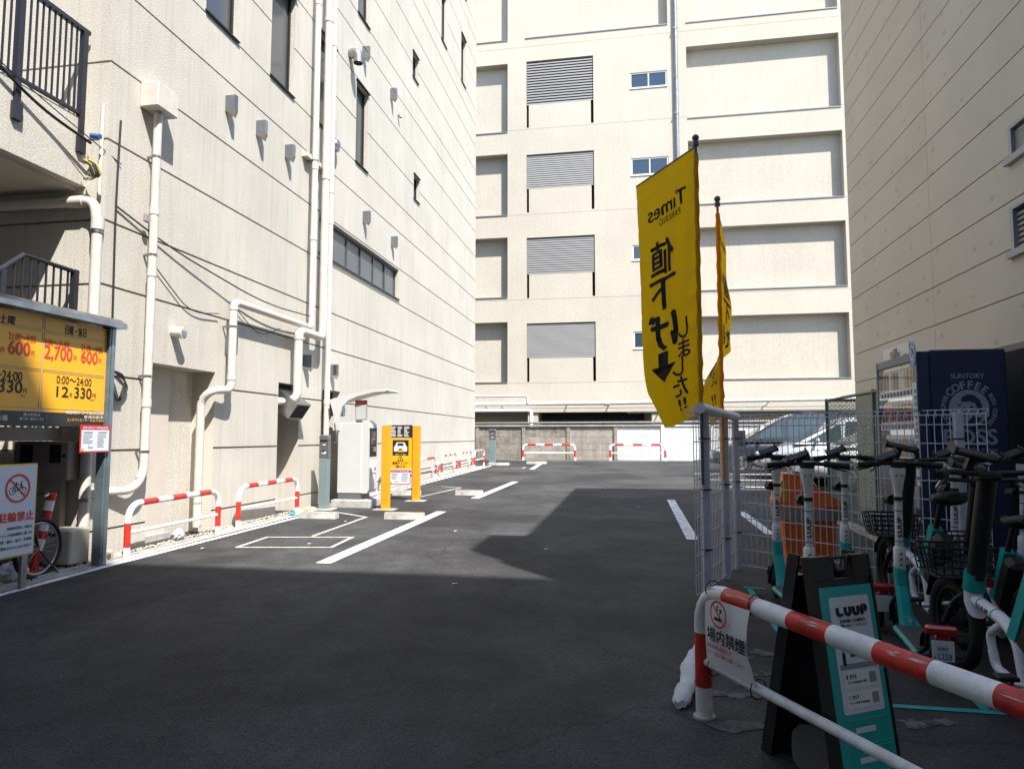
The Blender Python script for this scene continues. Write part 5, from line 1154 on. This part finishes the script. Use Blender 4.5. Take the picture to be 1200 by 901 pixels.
mb = MB(); mb.box(p.x - .035, p.x + .045, 7.25, 7.29, p.z - .085, p.z + .085, 0, .005); mb.build('casing', 'ac_beige', t, True)
mb = MB(); mb.box(p.x + .0, p.x + .03, 7.246, 7.25, p.z - .06, p.z + .03); mb.build('label', 'meter_beige', t, True)

# ================================================================== CARS
def make_car(label, paint, loc, L=4.3, hgt=1.72, wd=1.72):
    t = thing('parked_car', label, 'car', loc, R(90), 'cars parked side by side beyond the fence'); hw = wd / 2; f = L / 2; mb = MB(); secs = []
    st = [(-f, .45, .80, .80), (-f + .06, .30, 1.00, .90), (-f + .35, .24, 1.06, .98), (-f + 1.2, .20, 1.05, 1.0), (0, .20, 1.03, 1.0), (f - 1.25, .20, 1.02, 1.0), (f - .95, .22, .98, .985), (f - .45, .24, .86, .94), (f - .14, .27, .72, .84), (f - .02, .34, .62, .72), (f, .40, .56, .66)]
    for y, a, b, k in st:
        m = (a + b) / 2; q = (b - a) / 2; pts = []
        for i in range(20):
            th = 6.2832 * i / 20; c, s = math.cos(th), math.sin(th); pts.append((hw * k * math.copysign(abs(c) ** .42, c), y, m + q * math.copysign(abs(s) ** .5, s)))
        secs.append(pts)
    mb.loft(secs, 0); mb.build('body', paint, t)
    def hx(z): return hw * (.955 - .27 * max(0, (z - 1.0)) / .7)
    prof = [(-f + .06, .98), (-f + .18, 1.25), (-f + .42, hgt - .10), (-f + .8, hgt - .03), (-.7, hgt), (-.25, hgt - .02), (.05, hgt - .12), (f - .85, .96)]
    mb = MB(); n = len(prof); vs = [(-hx(z), y, z) for y, z in prof] + [(hx(z), y, z) for y, z in prof]
    mb.add(vs, [tuple(range(n)), tuple(range(n, 2 * n))] + [(i, (i + 1) % n, n + (i + 1) % n, n + i) for i in range(n)], 0, False); o = mb.build('cabin', paint, t)
    def side(pts, name, m_, off=.008):
        for s in (-1, 1): mb = MB(); mb.poly([(s * (hx(z) + off), y, z) for y, z in pts]); mb.build(name, m_, t)
    side([(-f + .35, 1.08), (-f + .48, hgt - .2), (-.95, hgt - .12), (-.95, 1.07)], 'side_window', 'car_glass'); side([(-.87, 1.07), (-.87, hgt - .12), (-.02, hgt - .18), (.06, 1.05)], 'side_window', 'car_glass'); side([(.14, 1.05), (.12, hgt - .22), (.22, hgt - .27), (f - 1.16, 1.03)], 'side_window', 'car_glass')
    mb = MB(); mb.poly([(-hx(1.03) + .07, f - .97 + .012, 1.035), (hx(1.03) - .07, f - .97 + .012, 1.035), (hx(1.55) - .06, .10 + .012, hgt - .13), (-hx(1.55) + .06, .10 + .012, hgt - .13)]); mb.build('windscreen', 'car_glass', t)
    for s in (-1, 1):
        mb = MB(); mb.ball((s * (hw + .06), f - 1.42, 1.06), .09, .05, .07); mb.build('mirror', paint, t)
        mb = MB(); mb.ball((s * hw * .66, f - .20, .68), .20, .14, .07); mb.build('headlight', 'lamp_clear', t)
        for y in (-f + .80, f - .82):
            mb = MB(); mb.cyl((s * (hw - .10), y, .32), (s * (hw + .012), y, .32), .37, None, 24); mb.build('wheel_arch', 'rubber', t)
            mb = MB(); mb.cyl((s * (hw - .08), y, .31), (s * (hw + .02), y, .31), .31, None, 24, 0); mb.cyl((s * (hw + .02), y, .31), (s * (hw + .026), y, .31), .20, .17, 20, 1)
            for k in range(5): a = k * 1.2566; mb.box(s * (hw + .026), s * (hw + .03), y + .10 * math.cos(a) - .03, y + .10 * math.cos(a) + .03, .31 + .10 * math.sin(a) - .03, .31 + .10 * math.sin(a) + .03, 0)
            mb.build('wheel', ['rubber', 'rim'], t)
        mb = MB(); mb.box(s * (hw - .02), s * (hw + .004), -.75, -.62, .88, .91); mb.box(s * (hw - .02), s * (hw + .004), .25, .38, .87, .90); mb.build('door_handle', 'black_plastic', t)
    mb = MB(); mb.box(-.5, .5, f - .10, f - .01, .30, .42, 0, .02); mb.build('grille', 'void', t)
    mb = MB(); mb.box(-.17, .17, f - .02, f + .006, .44, .58); mb.build('number_plate', 'print_white', t)
    return t
make_car('dark blue car parked farthest away, nose to the left behind the mesh fence', 'car_blue', (xat(870, 23.2) + 1.23, 23.2, gz(23)), 4.5, 1.86)
make_car('shiny silver car parked between the dark blue and the white one', 'car_silver', (xat(888, 20.4) + 2.15, 20.4, gz(20.4)), 4.4, 1.74)
make_car('white car parked nearest, partly behind the green chain link fence', 'car_white', (xat(937, 17.2) + 2.1, 17.2, gz(17.2)), 4.3, 1.70)

# ================================================================== FOLDING BOARD
ang = math.atan2(.51, .86); A0 = Vector((.685, 2.99, gz(2.99)))
t = thing('folding_board', 'black folding pavement board with a teal and white poster behind the front barrier', 'sign', A0, ang)
W_, Hh, yb0, yt0 = .305, .88, -.165, -.035
def PF(a, b, d=0):                                           # a across 0..1, b up 0..1, d outwards
    nrm_ = Vector((0, -Hh, -(yt0 - yb0) * -1)).normalized(); nrm_ = Vector((0, -1, (yt0 - yb0) / Hh * 1.0)).normalized()
    return Vector((a * W_, yb0 + (yt0 - yb0) * b, Hh * b)) + nrm_ * d
def slab(mb, P, a0, a1, b0, b1, d0, d1, mi=0):
    return mb.add([P(a, b, d) for a in (a0, a1) for b in (b0, b1) for d in (d0, d1)], [(0, 1, 3, 2), (4, 6, 7, 5), (0, 4, 5, 1), (2, 3, 7, 6), (0, 2, 6, 4), (1, 5, 7, 3)], mi)
mb = MB(); slab(mb, PF, .03, .97, .0, .90, -.02, -.002); slab(mb, PF, 0, .03, 0, 1, -.055, .006); slab(mb, PF, .97, 1, 0, 1, -.055, .006); slab(mb, PF, .03, .34, .901, 1, -.05, .004); slab(mb, PF, .70, .97, .901, 1, -.05, .004); mb.build('front_leaf', 'black_plastic', t)
mb = MB(); PB_ = lambda a, b, d=0: Vector((PF(a, b, d).x, .235 - .20 * b - d, Hh * b)); slab(mb, PB_, .03, .97, 0, .90, -.02, -.002); slab(mb, PB_, 0, .03, 0, 1, -.055, .006); slab(mb, PB_, .97, 1, 0, 1, -.055, .006); mb.build('rear_leaf', 'black_plastic', t)
mb = MB(); mb.tube(bend([PF(.33, .985, -.02), PF(.40, .985, -.02), PF(.45, .93, -.02), PF(.62, .93, -.02), PF(.66, .985, -.02), PF(.72, .985, -.02)], .01, 3), .010, 8); mb.tube([PF(.3, .99, -.02), PF(.74, .99, -.02)], .007, 8); mb.build('handle', 'black_plastic', t)
mb = MB(); slab(mb, PF, .045, .955, .015, .865, .0, .003); mb.build('poster', 'teal', t)
def rrect(mb, P, a0, a1, b0, b1, d, r=.03, mi=0):
    pts = []; ra, rb = r, r * W_ / Hh * 1.0
    for (ca, cb, s0) in ((a1 - ra, b1 - rb, 0), (a0 + ra, b1 - rb, 1), (a0 + ra, b0 + rb, 2), (a1 - ra, b0 + rb, 3)):
        for k in range(5): th = (s0 + k / 4) * math.pi / 2; pts.append(P(ca + ra * math.cos(th), cb + rb * math.sin(th), d))
    mb.poly(pts, mi)
mb = MB(); rrect(mb, PF, .18, .87, .33, .82, .0045, .04); slab(mb, PF, .33, .66, .25, .272, .003, .005); slab(mb, PF, .33, .66, .13, .152, .003, .005); mb.build('white_panel', 'sign_blue_white', t)
mb = MB(); rrect(mb, PF, .25, .83, .435, .505, .0058, .02); rrect(mb, PF, .25, .83, .35, .42, .0058, .02); mb.build('step_card', 'sign_white', t)
exF = Vector((1, 0, 0)); ezF = (PF(0, 1) - PF(0, 0)).normalized()
mb = MB()
def ft(body, a, b, w_, h_, bold=.02, d=.0068): mb.text(body, PF(a, b, d), exF, ezF, w_ * W_, h_, 0, bold)
# heavy rounded wordmark drawn as strokes
def stroke(pts, r=.0068): mb.tube(bend([PF(a, b, .0062) for a, b in pts], .02, 4), r, 6)
bw0, bw1 = .742, .775
stroke([(.30, bw1), (.30, bw0), (.375, bw0)]); stroke([(.435, bw1), (.435, bw0), (.515, bw0), (.515, bw1)]); stroke([(.575, bw1), (.575, bw0), (.655, bw0), (.655, bw1)]); stroke([(.715, bw0 - .004), (.715, bw1), (.79, bw1), (.79, bw1 - .02), (.72, bw1 - .02)])
ft('街を電動で便利に！だれでも簡単に使える', .54, .715, .44, .013); ft('電動キックボード、シェアサービス', .54, .695, .44, .013)
ft('1', .30, .482, .02, .016); ft('かりる', .40, .482, .11, .017); ft('アプリでQRを読み取って乗車', .46, .458, .32, .009, .01)
ft('2', .30, .398, .02, .016); ft('かえす', .40, .398, .11, .017); ft('ポートに停めて写真を送信', .46, .374, .32, .009, .01)
ft('今すぐアプリを始めよう', .54, .635, .30, .014); ft('ダウンロード', .54, .60, .20, .011)
for a0 in (.42, .56): slab(mb, PF, a0, a0 + .12, .562, .578, .0046, .0065)
def rider(a, b, s):
    P = lambda x, y: PF(a + x * s, b + y * s * W_ / Hh * 1.2, .0066)
    for r in ((-.09, .0), (.11, .0)): mb.disc(P(*r), exF, ezF, .005, 0, 14)
    for seg_ in (((-.09, .02), (.08, .02)), ((.10, .02), (.14, .62)), ((.06, .60), (.20, .62))): mb.tube([P(*seg_[0]), P(*seg_[1])], .0015, 5)
    return P
P_ = rider(.30, .535, .16); mb.tube([P_(-.02, .05), P_(-.03, .45), P_(-.0, .75)], .0048, 6); mb.disc(P_(.0, .92), exF, ezF, .0055, 0, 12); mb.tube([P_(0, .7), P_(.13, .6)], .002, 5)
rider(.785, .535, .16); mb.build('print', 'print_black', t)
for b in (.47, .385): mb = MB(); slab(mb, PF, .68, .79, b - .022, b + .022, .006, .007); mb.build('picture', 'print_grey', t)
mb = MB(); slab(mb, PF, .22, .85, .512, .535, .0047, .0052); mb.build('grey_band', 'print_grey', t)
mb = MB()
ft('アプリを開いて借りる', .42, .285, .36, .011, .01, .0045); ft('詳しい使い方はこちら', .42, .232, .36, .009, .01, .0045); ft('もっと詳しく知る方', .42, .165, .36, .011, .01, .0045); ft('ヘルプセンター', .40, .115, .30, .009, .01, .0045)
ft('利用規約に同意の上ご利用ください', .5, .075, .62, .009, .01, .0045); ft('事故の際は速やかにご連絡ください', .5, .055, .62, .009, .01, .0045)
for q in ((.20, .88, .205, .305), (.20, .88, .09, .19)):
    for a, b in (((q[0], q[2]), (q[1], q[2])), ((q[1], q[2]), (q[1], q[3])), ((q[1], q[3]), (q[0], q[3])), ((q[0], q[3]), (q[0], q[2]))): mb.tube([PF(*a, .004), PF(*b, .004)], .0012, 4)
mat('teal_pale', (0.10, 0.42, 0.40), 0.5); mb.build('fine_print', 'teal_pale', t)
mat('weight_grey', (0.10, 0.10, 0.095), 0.6, var=0.15, grime=.3)
tw = thing('board_weight', 'dark grey ribbed rubber weight lying inside the foot of the folding board', 'weight', A0, ang)
mb = MB(); secs = []
for k in range(9):
    x = .02 + .26 * k / 8; q = 1.0 if k % 2 else .93; secs.append([(x, -.0 + .135 * q * math.copysign(abs(math.cos(a)) ** .5, math.cos(a)), .09 * q * (1 + math.copysign(abs(math.sin(a)) ** .5, math.sin(a))) + .005) for a in [6.283 * i / 16 for i in range(16)]])
mb.loft(secs, 0, sm=False); mb.build('weight_block', 'weight_grey', tw)

# ================================================================== KICK SCOOTERS
def make_scooter(label, plate=None):
    t = thing('kick_scooter', label, 'scooter', (0, 0, 0), 0, 'teal and white rental kick scooters')
    B = lambda a, m_, n: a.build(n, m_, t)
    top = Vector((0, -.055, 1.10)); bot = Vector((0, 0, .50)); ax = (top - bot).normalized(); bk = Vector((0, -1, -.09)).normalized()
    S_ = lambda z: bot + (top - bot) * ((z - .50) / .60)
    mb = MB(); mb.tube([S_(.44), S_(.99)], .024, 14); mb.tube([S_(.97), S_(1.03), S_(1.10), S_(1.135)], .03, 14, rs=[.025, .034, .046, .044]); st = B(mb, 'scooter_white', 'stem')
    mb = MB()
    for k in (-1, 1): mb.box(k * .018 - .004, k * .018 + .004, top.y - .054, top.y - .04, 1.075, 1.083)
    mb.text('LUUP', S_(.745) + bk * .0255, (0, ax.y, ax.z), (-1, 0, 0), .125, .028, 0, .05); mb.build('lettering', 'print_black', st)
    mb = MB()
    for z in (.845, .645): mb.tube([S_(z), S_(z + .008)], .0252, 14)
    B(mb, 'teal', 'ring')
    mb = MB(); mb.tube([S_(.46), S_(.475), S_(.60), S_(.615)], .03, 14, rs=[.034, .036, .036, .026]); B(mb, 'scooter_white', 'folding_collar')
    mb = MB()
    for z in (.495, .53, .565): mb.tube([S_(z) + bk * .037 + Vector((-.008, 0, 0)), S_(z) + bk * .037 + Vector((.010, 0, .012))], .004, 5)
    B(mb, 'print_black', 'marking')
    mb = MB(); mb.loft([[(x * w_, y + dy, z + dz) for x, dy, dz in ((-1, .03, .012), (-.6, .042, .016), (.6, .042, .016), (1, .03, .012), (1, -.03, -.012), (.6, -.042, -.016), (-.6, -.042, -.016), (-1, -.03, -.012))] for y, z, w_ in ((.0, .485, .036), (-.015, .38, .036), (-.10, .22, .038), (-.16, .13, .045))], 0, sm=False)
    nk = B(mb, 'teal', 'lower_stem')
    mb = MB(); mb.text('1', Vector((0, -.095, .262)), (1, 0, 0), (0, .55, .84), .010, .03); mb.box(-.014, .014, -.076, -.07, .31, .325); mb.box(.004, .022, -.176, -.170, .165, .185); mb.build('sticker', 'can_white', nk)
    mb = MB(); mb.box(-.085, .085, -.70, -.13, .095, .140, 0, .016); B(mb, 'teal', 'deck')
    mb = MB(); mb.box(-.074, .074, -.67, -.17, .1405, .147, 0, .003); B(mb, 'foam_grey', 'deck_mat')
    wheel(t, (0, .085, .115), .092, .023, 0, 5, 'black_plastic', 'front_wheel'); wheel(t, (0, -.75, .115), .092, .023, 0, 5, 'black_plastic', 'rear_wheel')
    mb = MB(); mb.tube([(0, .0, .40), (0, .03, .30)], .03, 10); mb.tube(bend([(-.05, .085, .115), (-.05, .06, .22), (0, .02, .32), (.05, .06, .22), (.05, .085, .115)], .04), .014, 8); B(mb, 'black_plastic', 'fork')
    def fender(yc, a0, a1, n):
        mb = MB(); P = [(yc + .135 * math.cos(a0 + (a1 - a0) * k / 10), .115 + .135 * math.sin(a0 + (a1 - a0) * k / 10)) for k in range(11)]
        mb.add([(s * .04, y, z) for y, z in P for s in (-1, 1)] + [(s * .04, y + (y - yc) * .06, z + (z - .115) * .06) for y, z in P for s in (-1, 1)], [(2 * k, 2 * k + 1, 2 * k + 3, 2 * k + 2) for k in range(10)] + [(22 + 2 * k, 22 + 2 * k + 2, 22 + 2 * k + 3, 22 + 2 * k + 1) for k in range(10)] + [(2 * k, 2 * k + 2, 24 + 2 * k, 22 + 2 * k) for k in range(10)] + [(2 * k + 1, 23 + 2 * k, 25 + 2 * k, 2 * k + 3) for k in range(10)], 0); B(mb, 'black_plastic', n)
    fender(.085, R(20), R(165), 'front_mudguard'); fender(-.75, R(10), R(165), 'rear_mudguard')
    mb = MB(); mb.tube(bend([(-.06, -.68, .12), (-.06, -.86, .20), (-.06, -.90, .30)], .05), .012, 8); mb.tube(bend([(.06, -.68, .12), (.06, -.86, .20), (.06, -.90, .30)], .05), .012, 8); B(mb, 'black_plastic', 'light_bracket')
    mb = MB(); mb.box(-.075, .075, -.94, -.89, .285, .335, 0, .012); tl = B(mb, 'lamp_red', 'tail_light')
    mb = MB(); mb.box(-.03, .03, -.93, -.895, .262, .28, 0, .004); mb.build('reflector', 'lamp_red', tl)
    mb = MB(); mb.box(-.052, .052, -.935, -.93, .155, .262, 0, .002); pl = B(mb, 'sign_white', 'number_plate')
    if plate:
        mb = MB(); mb.text(plate, (.008, -.9365, .182), EX, EZ, .062, .032, 0, .03); mb.text('A', (-.04, -.9365, .176), EX, EZ, .012, .016, 0, .02); mb.text('目黒区', (0, -.9365, .222), EX, EZ, .05, .018, 0, .01); mb.build('lettering', 'can_blue', pl)
    hb = S_(1.155)
    mb = MB(); mb.tube(bend([(-.25, hb.y - .05, hb.z - .015), (-.10, hb.y + .005, hb.z), (.10, hb.y + .005, hb.z), (.25, hb.y - .05, hb.z - .015)], .06), .014, 10); mb.tube([S_(1.13), S_(1.17)], .046, 14); h_ = B(mb, 'black_plastic', 'handlebar')
    for s in (-1, 1):
        mb = MB(); d = Vector((s * .15, -.055, -.015)).normalized(); e = Vector((s * .25, hb.y - .05, hb.z - .015)); mb.tube([e - d * .12, e], .0195, 12, 0); mb.tube([e, e + d * .016], .0205, 12, 1); mb.build('grip', ['rubber', 'grip'], h_)
        mb = MB(); mb.tube(bend([(s * .11, hb.y + .02, hb.z - .005), (s * .16, hb.y + .045, hb.z - .03), (s * .23, hb.y + .01, hb.z - .045)], .03), .006, 6); mb.ball((s * .115, hb.y, hb.z), .022, .026, .024); mb.build('brake_lever', 'black_plastic', h_)
    mb = MB(); mb.M = Matrix.Translation((-.055, hb.y + .02, hb.z + .045)) @ Matrix.Rotation(R(-22), 4, 'Y') @ Matrix.Rotation(R(28), 4, 'X'); mb.box(-.062, .062, -.036, .036, -.010, .012, 0, .006); mb.box(-.072, -.058, -.04, .04, -.012, .026, 0, .004); mb.box(.058, .072, -.04, .04, -.012, .026, 0, .004); mb.box(-.02, .02, -.02, .02, -.045, -.011); B(mb, 'black_plastic', 'phone_holder')
    mb = MB(); c = S_(.925); mb.tube([c + Vector((0, .0, -.012)), c + Vector((0, 0, .012))], .030, 14); mb.tube([c, c + Vector((-.01, .06, 0))], .012, 8); mb.M = None
    mb.cyl(c + Vector((-.028, .035, -.012)), c + Vector((-.040, .105, -.012)), .034, .036, 16); B(mb, 'black_plastic', 'headlight')
    mb = MB(); mb.tube(bend([S_(1.12) + Vector((.03, .03, 0)), S_(.9) + Vector((.02, .045, 0)), S_(.5) + Vector((.02, .04, 0))], .1), .004, 5); B(mb, 'cable', 'brake_cable')
    mb = MB(); mb.tube([(.07, -.35, .10), (.15, -.30, .01)], .008, 6); B(mb, 'black_plastic', 'stand')
    return t
sc1 = make_scooter('kick scooter behind the folding board, its stem crossing the middle of the orange bin', None)
sc4 = make_scooter('kick scooter right of the folding board with a red tail light and plate 1258', '1258')
hd = R(15)
def put(o, u, y, a): o.location = (xat(u, y), y, gz(y)); o.rotation_euler = (0, 0, a); o.scale = (1.01,) * 3
put(sc1, 944, 4.85, R(-10)); put(sc4, 1048, 4.98, R(-8))
for u, y, a, lb_ in ((907, 6.0, R(2), 'leftmost kick scooter, stem at the left edge of the orange bin'), (986, 6.0, R(-2), 'kick scooter standing straight on, just right of the orange bin'),
                     (1112, 5.75, R(4), 'kick scooter in front of the navy vending machine, under the white emblem'), (1192, 5.6, R(3), 'rightmost kick scooter, before the right edge of the vending machine')):
    o = dup(sc1, label=lb_); put(o, u, y, a)

# ================================================================== RENTAL BICYCLES
def make_bike(label):
    t = thing('rental_bicycle', label, 'bicycle', (0, 0, 0), 0, 'white and teal rental bicycles'); B = lambda a, m_, n: a.build(n, m_, t)
    for y in (.46, -.50): wheel(t, (0, y, .235), .205, .030, 0, 10, 'black_plastic', 'wheel')
    mb = MB(); mb.tube([(0, .235, .50), (0, .09, .98)], .040, 12); B(mb, 'black_plastic', 'head_column')
    mb = MB(); mb.tube([(0, .262, .44), (0, .236, .525)], .047, 14); B(mb, 'teal', 'collar')
    mb = MB(); mb.loft([[(w_ * math.cos(a), y + .035 * math.sin(a), z + .015 * math.sin(a)) for a in [6.283 * k / 10 for k in range(10)]] for y, z, w_ in ((.262, .45, .04), (.27, .38, .042), (.245, .33, .036))], 0)
    mb.tube(bend([(0, .27, .40), (0, .0, .355), (0, -.09, .30), (0, -.13, .13)], .12, 6), .028, 12); mb.tube(bend([(0, .12, .20), (0, .10, .13), (0, -.13, .10)], .07, 6), .020, 10); mb.tube(bend([(0, .12, .20), (0, .14, .27), (0, .02, .345)], .05, 5), .018, 10); fr = B(mb, 'grey_white', 'frame')
    mb = MB(); mb.text('LUUP', (-.029, .135, .378), (0, -1, -.17), (0, -.17, 1), .09, .022, 0, .05); mb.text('LUUP', (.029, .135, .378), (0, 1, .17), (0, -.17, 1), .09, .022, 0, .05); mb.build('lettering', 'print_black', fr)
    mb = MB()
    for y in (.075, .195): mb.tube([(0, y, .366 + (y - .06) * .165), (0, y - .006, .365 + (y - .06) * .165)], .0292, 12)
    mb.build('ring', 'teal', fr)
    for s in (-1, 1):
        mb = MB(); mb.tube(bend([(s * .02, .28, .42), (s * .05, .33, .38), (s * .05, .46, .235)], .04), .014, 8); B(mb, 'black_plastic', 'fork_leg')
        mb = MB(); mb.tube([(s * .045, -.13, .13), (s * .05, -.50, .235)], .011, 8); B(mb, 'grey_white', 'chain_stay')
        mb = MB(); mb.tube([(s * .06, -.13, .13), (s * .10, -.13 + s * .1, .13 - s * .06)], .008, 6); mb.box(s * .09, s * .17, -.16 + s * .1, -.10 + s * .1, .12 - s * .06, .14 - s * .06, 0, .005); B(mb, 'black_plastic', 'pedal')
    mb = MB(); mb.prism([(-.05, .31), (-.11, .30), (-.27, .60), (-.22, .63)], lambda a, b, q: (q, a, b), -.030, .030); B(mb, 'teal', 'seat_tube_cover')
    mb = MB(); mb.M = Matrix.Translation((0, -.27, .42)) @ Matrix.Rotation(R(28), 4, 'X'); mb.box(-.055, .055, -.06, .06, -.17, .18, 0, .03); B(mb, 'black_plastic', 'battery')
    mb = MB(); mb.tube([(0, -.24, .60), (0, -.33, .77)], .016, 10); B(mb, 'iron', 'seat_post')
    mb = MB(); mb.loft([[(w_ * math.cos(a), y, z + h_ * math.sin(a)) for a in [6.283 * k / 12 for k in range(12)]] for y, z, w_, h_ in ((-.20, .785, .012, .012), (-.24, .79, .03, .026), (-.33, .788, .05, .032), (-.40, .795, .085, .040), (-.46, .805, .088, .042), (-.50, .81, .04, .026))], 0); B(mb, 'black_plastic', 'saddle')
    mb = MB(); hb = Vector((0, .075, 1.02)); mb.box(-.05, .05, .05, .12, .965, 1.01, 0, .012); mb.tube(bend([(-.27, -.06, 1.0), (-.20, .04, 1.01), (0, .085, .995), (.20, .04, 1.01), (.27, -.06, 1.0)], .08), .013, 8); h_ = B(mb, 'black_plastic', 'handlebar')
    for s in (-1, 1):
        mb = MB(); mb.tube([(s * .225, .0, 1.006), (s * .285, -.095, .997)], .021, 10); mb.build('grip', 'rubber', h_)
        mb = MB(); mb.tube(bend([(s * .19, .05, 1.0), (s * .23, .03, .96), (s * .29, -.07, .94)], .03), .008, 6); mb.build('brake_lever', 'stainless_dull', h_)
    mb = MB(); mb.M = Matrix.Translation((-.05, .10, 1.085)) @ Matrix.Rotation(R(14), 4, 'Y') @ Matrix.Rotation(R(20), 4, 'X'); mb.box(-.09, .09, -.042, .042, -.010, .012, 0, .006); mb.box(-.10, -.085, -.045, .045, -.012, .03, 0, .004); mb.box(.085, .10, -.045, .045, -.012, .03, 0, .004); mb.box(-.015, .015, -.015, .015, -.075, -.011); B(mb, 'black_plastic', 'phone_holder')
    mb = MB(); x0, x1, y0, y1, z0, z1 = -.15, .15, .32, .56, .49, .62
    for k in range(5):
        z = z0 + (z1 - z0) * k / 4; f = .86 + .14 * k / 4; yc = (y0 + y1) / 2; hy = (y1 - y0) / 2 * f
        mb.tube([(x0 * f, yc - hy, z), (x1 * f, yc - hy, z), (x1 * f, yc + hy, z), (x0 * f, yc + hy, z)], .0045 if k < 4 else .007, 5, closed=True)
    for k in range(8):
        x = x0 + (x1 - x0) * k / 7
        for y, q in ((y0, -1), (y1, 1)): mb.tube([(x * .86, (y0 + y1) / 2 + q * .86 * .12, z0), (x, (y0 + y1) / 2 + q * .12, z1)], .004, 4)
        mb.tube([(x * .86, (y0 + y1) / 2 - .103, z0), (x * .86, (y0 + y1) / 2 + .103, z0)], .004, 4)
    for k in range(6):
        y = y0 + (y1 - y0) * k / 5
        for s in (-1, 1): mb.tube([(s * .15 * .86, (y0 + y1) / 2 + (y - (y0 + y1) / 2) * .86, z0), (s * .15, y, z1)], .004, 4)
    mb.box(-.12, .12, .33, .55, z0 - .02, z0 - .008, 0, .005); mb.tube([(0, .26, .46), (0, .36, .47)], .012, 6); B(mb, 'iron', 'basket')
    mb = MB(); P = [(.46 + .245 * math.cos(a), .235 + .245 * math.sin(a)) for a in [R(20 + 14 * k) for k in range(11)]]
    mb.add([(s * .035, y, z) for y, z in P for s in (-1, 1)], [(2 * k, 2 * k + 1, 2 * k + 3, 2 * k + 2) for k in range(10)]); B(mb, 'black_plastic', 'mudguard'); mb = MB(); P = [(-.50 + .245 * math.cos(a), .235 + .245 * math.sin(a)) for a in [R(20 + 14 * k) for k in range(11)]]
    mb.add([(s * .035, y, z) for y, z in P for s in (-1, 1)], [(2 * k, 2 * k + 1, 2 * k + 3, 2 * k + 2) for k in range(10)]); B(mb, 'black_plastic', 'mudguard')
    mb = MB(); mb.tube(bend([(.03, -.13, .10), (.10, -.20, .05), (.16, -.26, .012)], .05), .010, 6); B(mb, 'iron', 'stand')
    mb = MB(); mb.cyl((.045, -.13, .13), (.055, -.13, .13), .07, None, 18); B(mb, 'black_plastic', 'chain_ring')
    mb = MB(); mb.box(-.04, .04, -.79, -.76, .38, .43, 0, .008); mb.tube([(0, -.66, .40), (0, -.77, .405)], .01, 6); B(mb, 'lamp_red', 'tail_light')
    return t
b1 = make_bike('rental bicycle behind the plate bearing scooter, basket at the left of its black column')
def put2(o, u, y, a): put(o, u, y, a)
b1.scale = (1.16,) * 3; b1.location = (2.05, 5.48, gz(5.5)); b1.rotation_euler = (0, 0, R(1))
b2 = dup(b1, label='rental bicycle nearest the camera at the right, large front wheel and wire basket'); b2.location = (1.87, 3.95, gz(3.9)); b2.rotation_euler = (0, 0, R(2))
b3 = dup(b1, label='rental bicycle cut off by the right picture edge, only saddle and teal cover showing'); b3.location = (2.27, 4.98, gz(5)); b3.scale = (1.05,) * 3; b3.rotation_euler = (0, 0, R(-1))
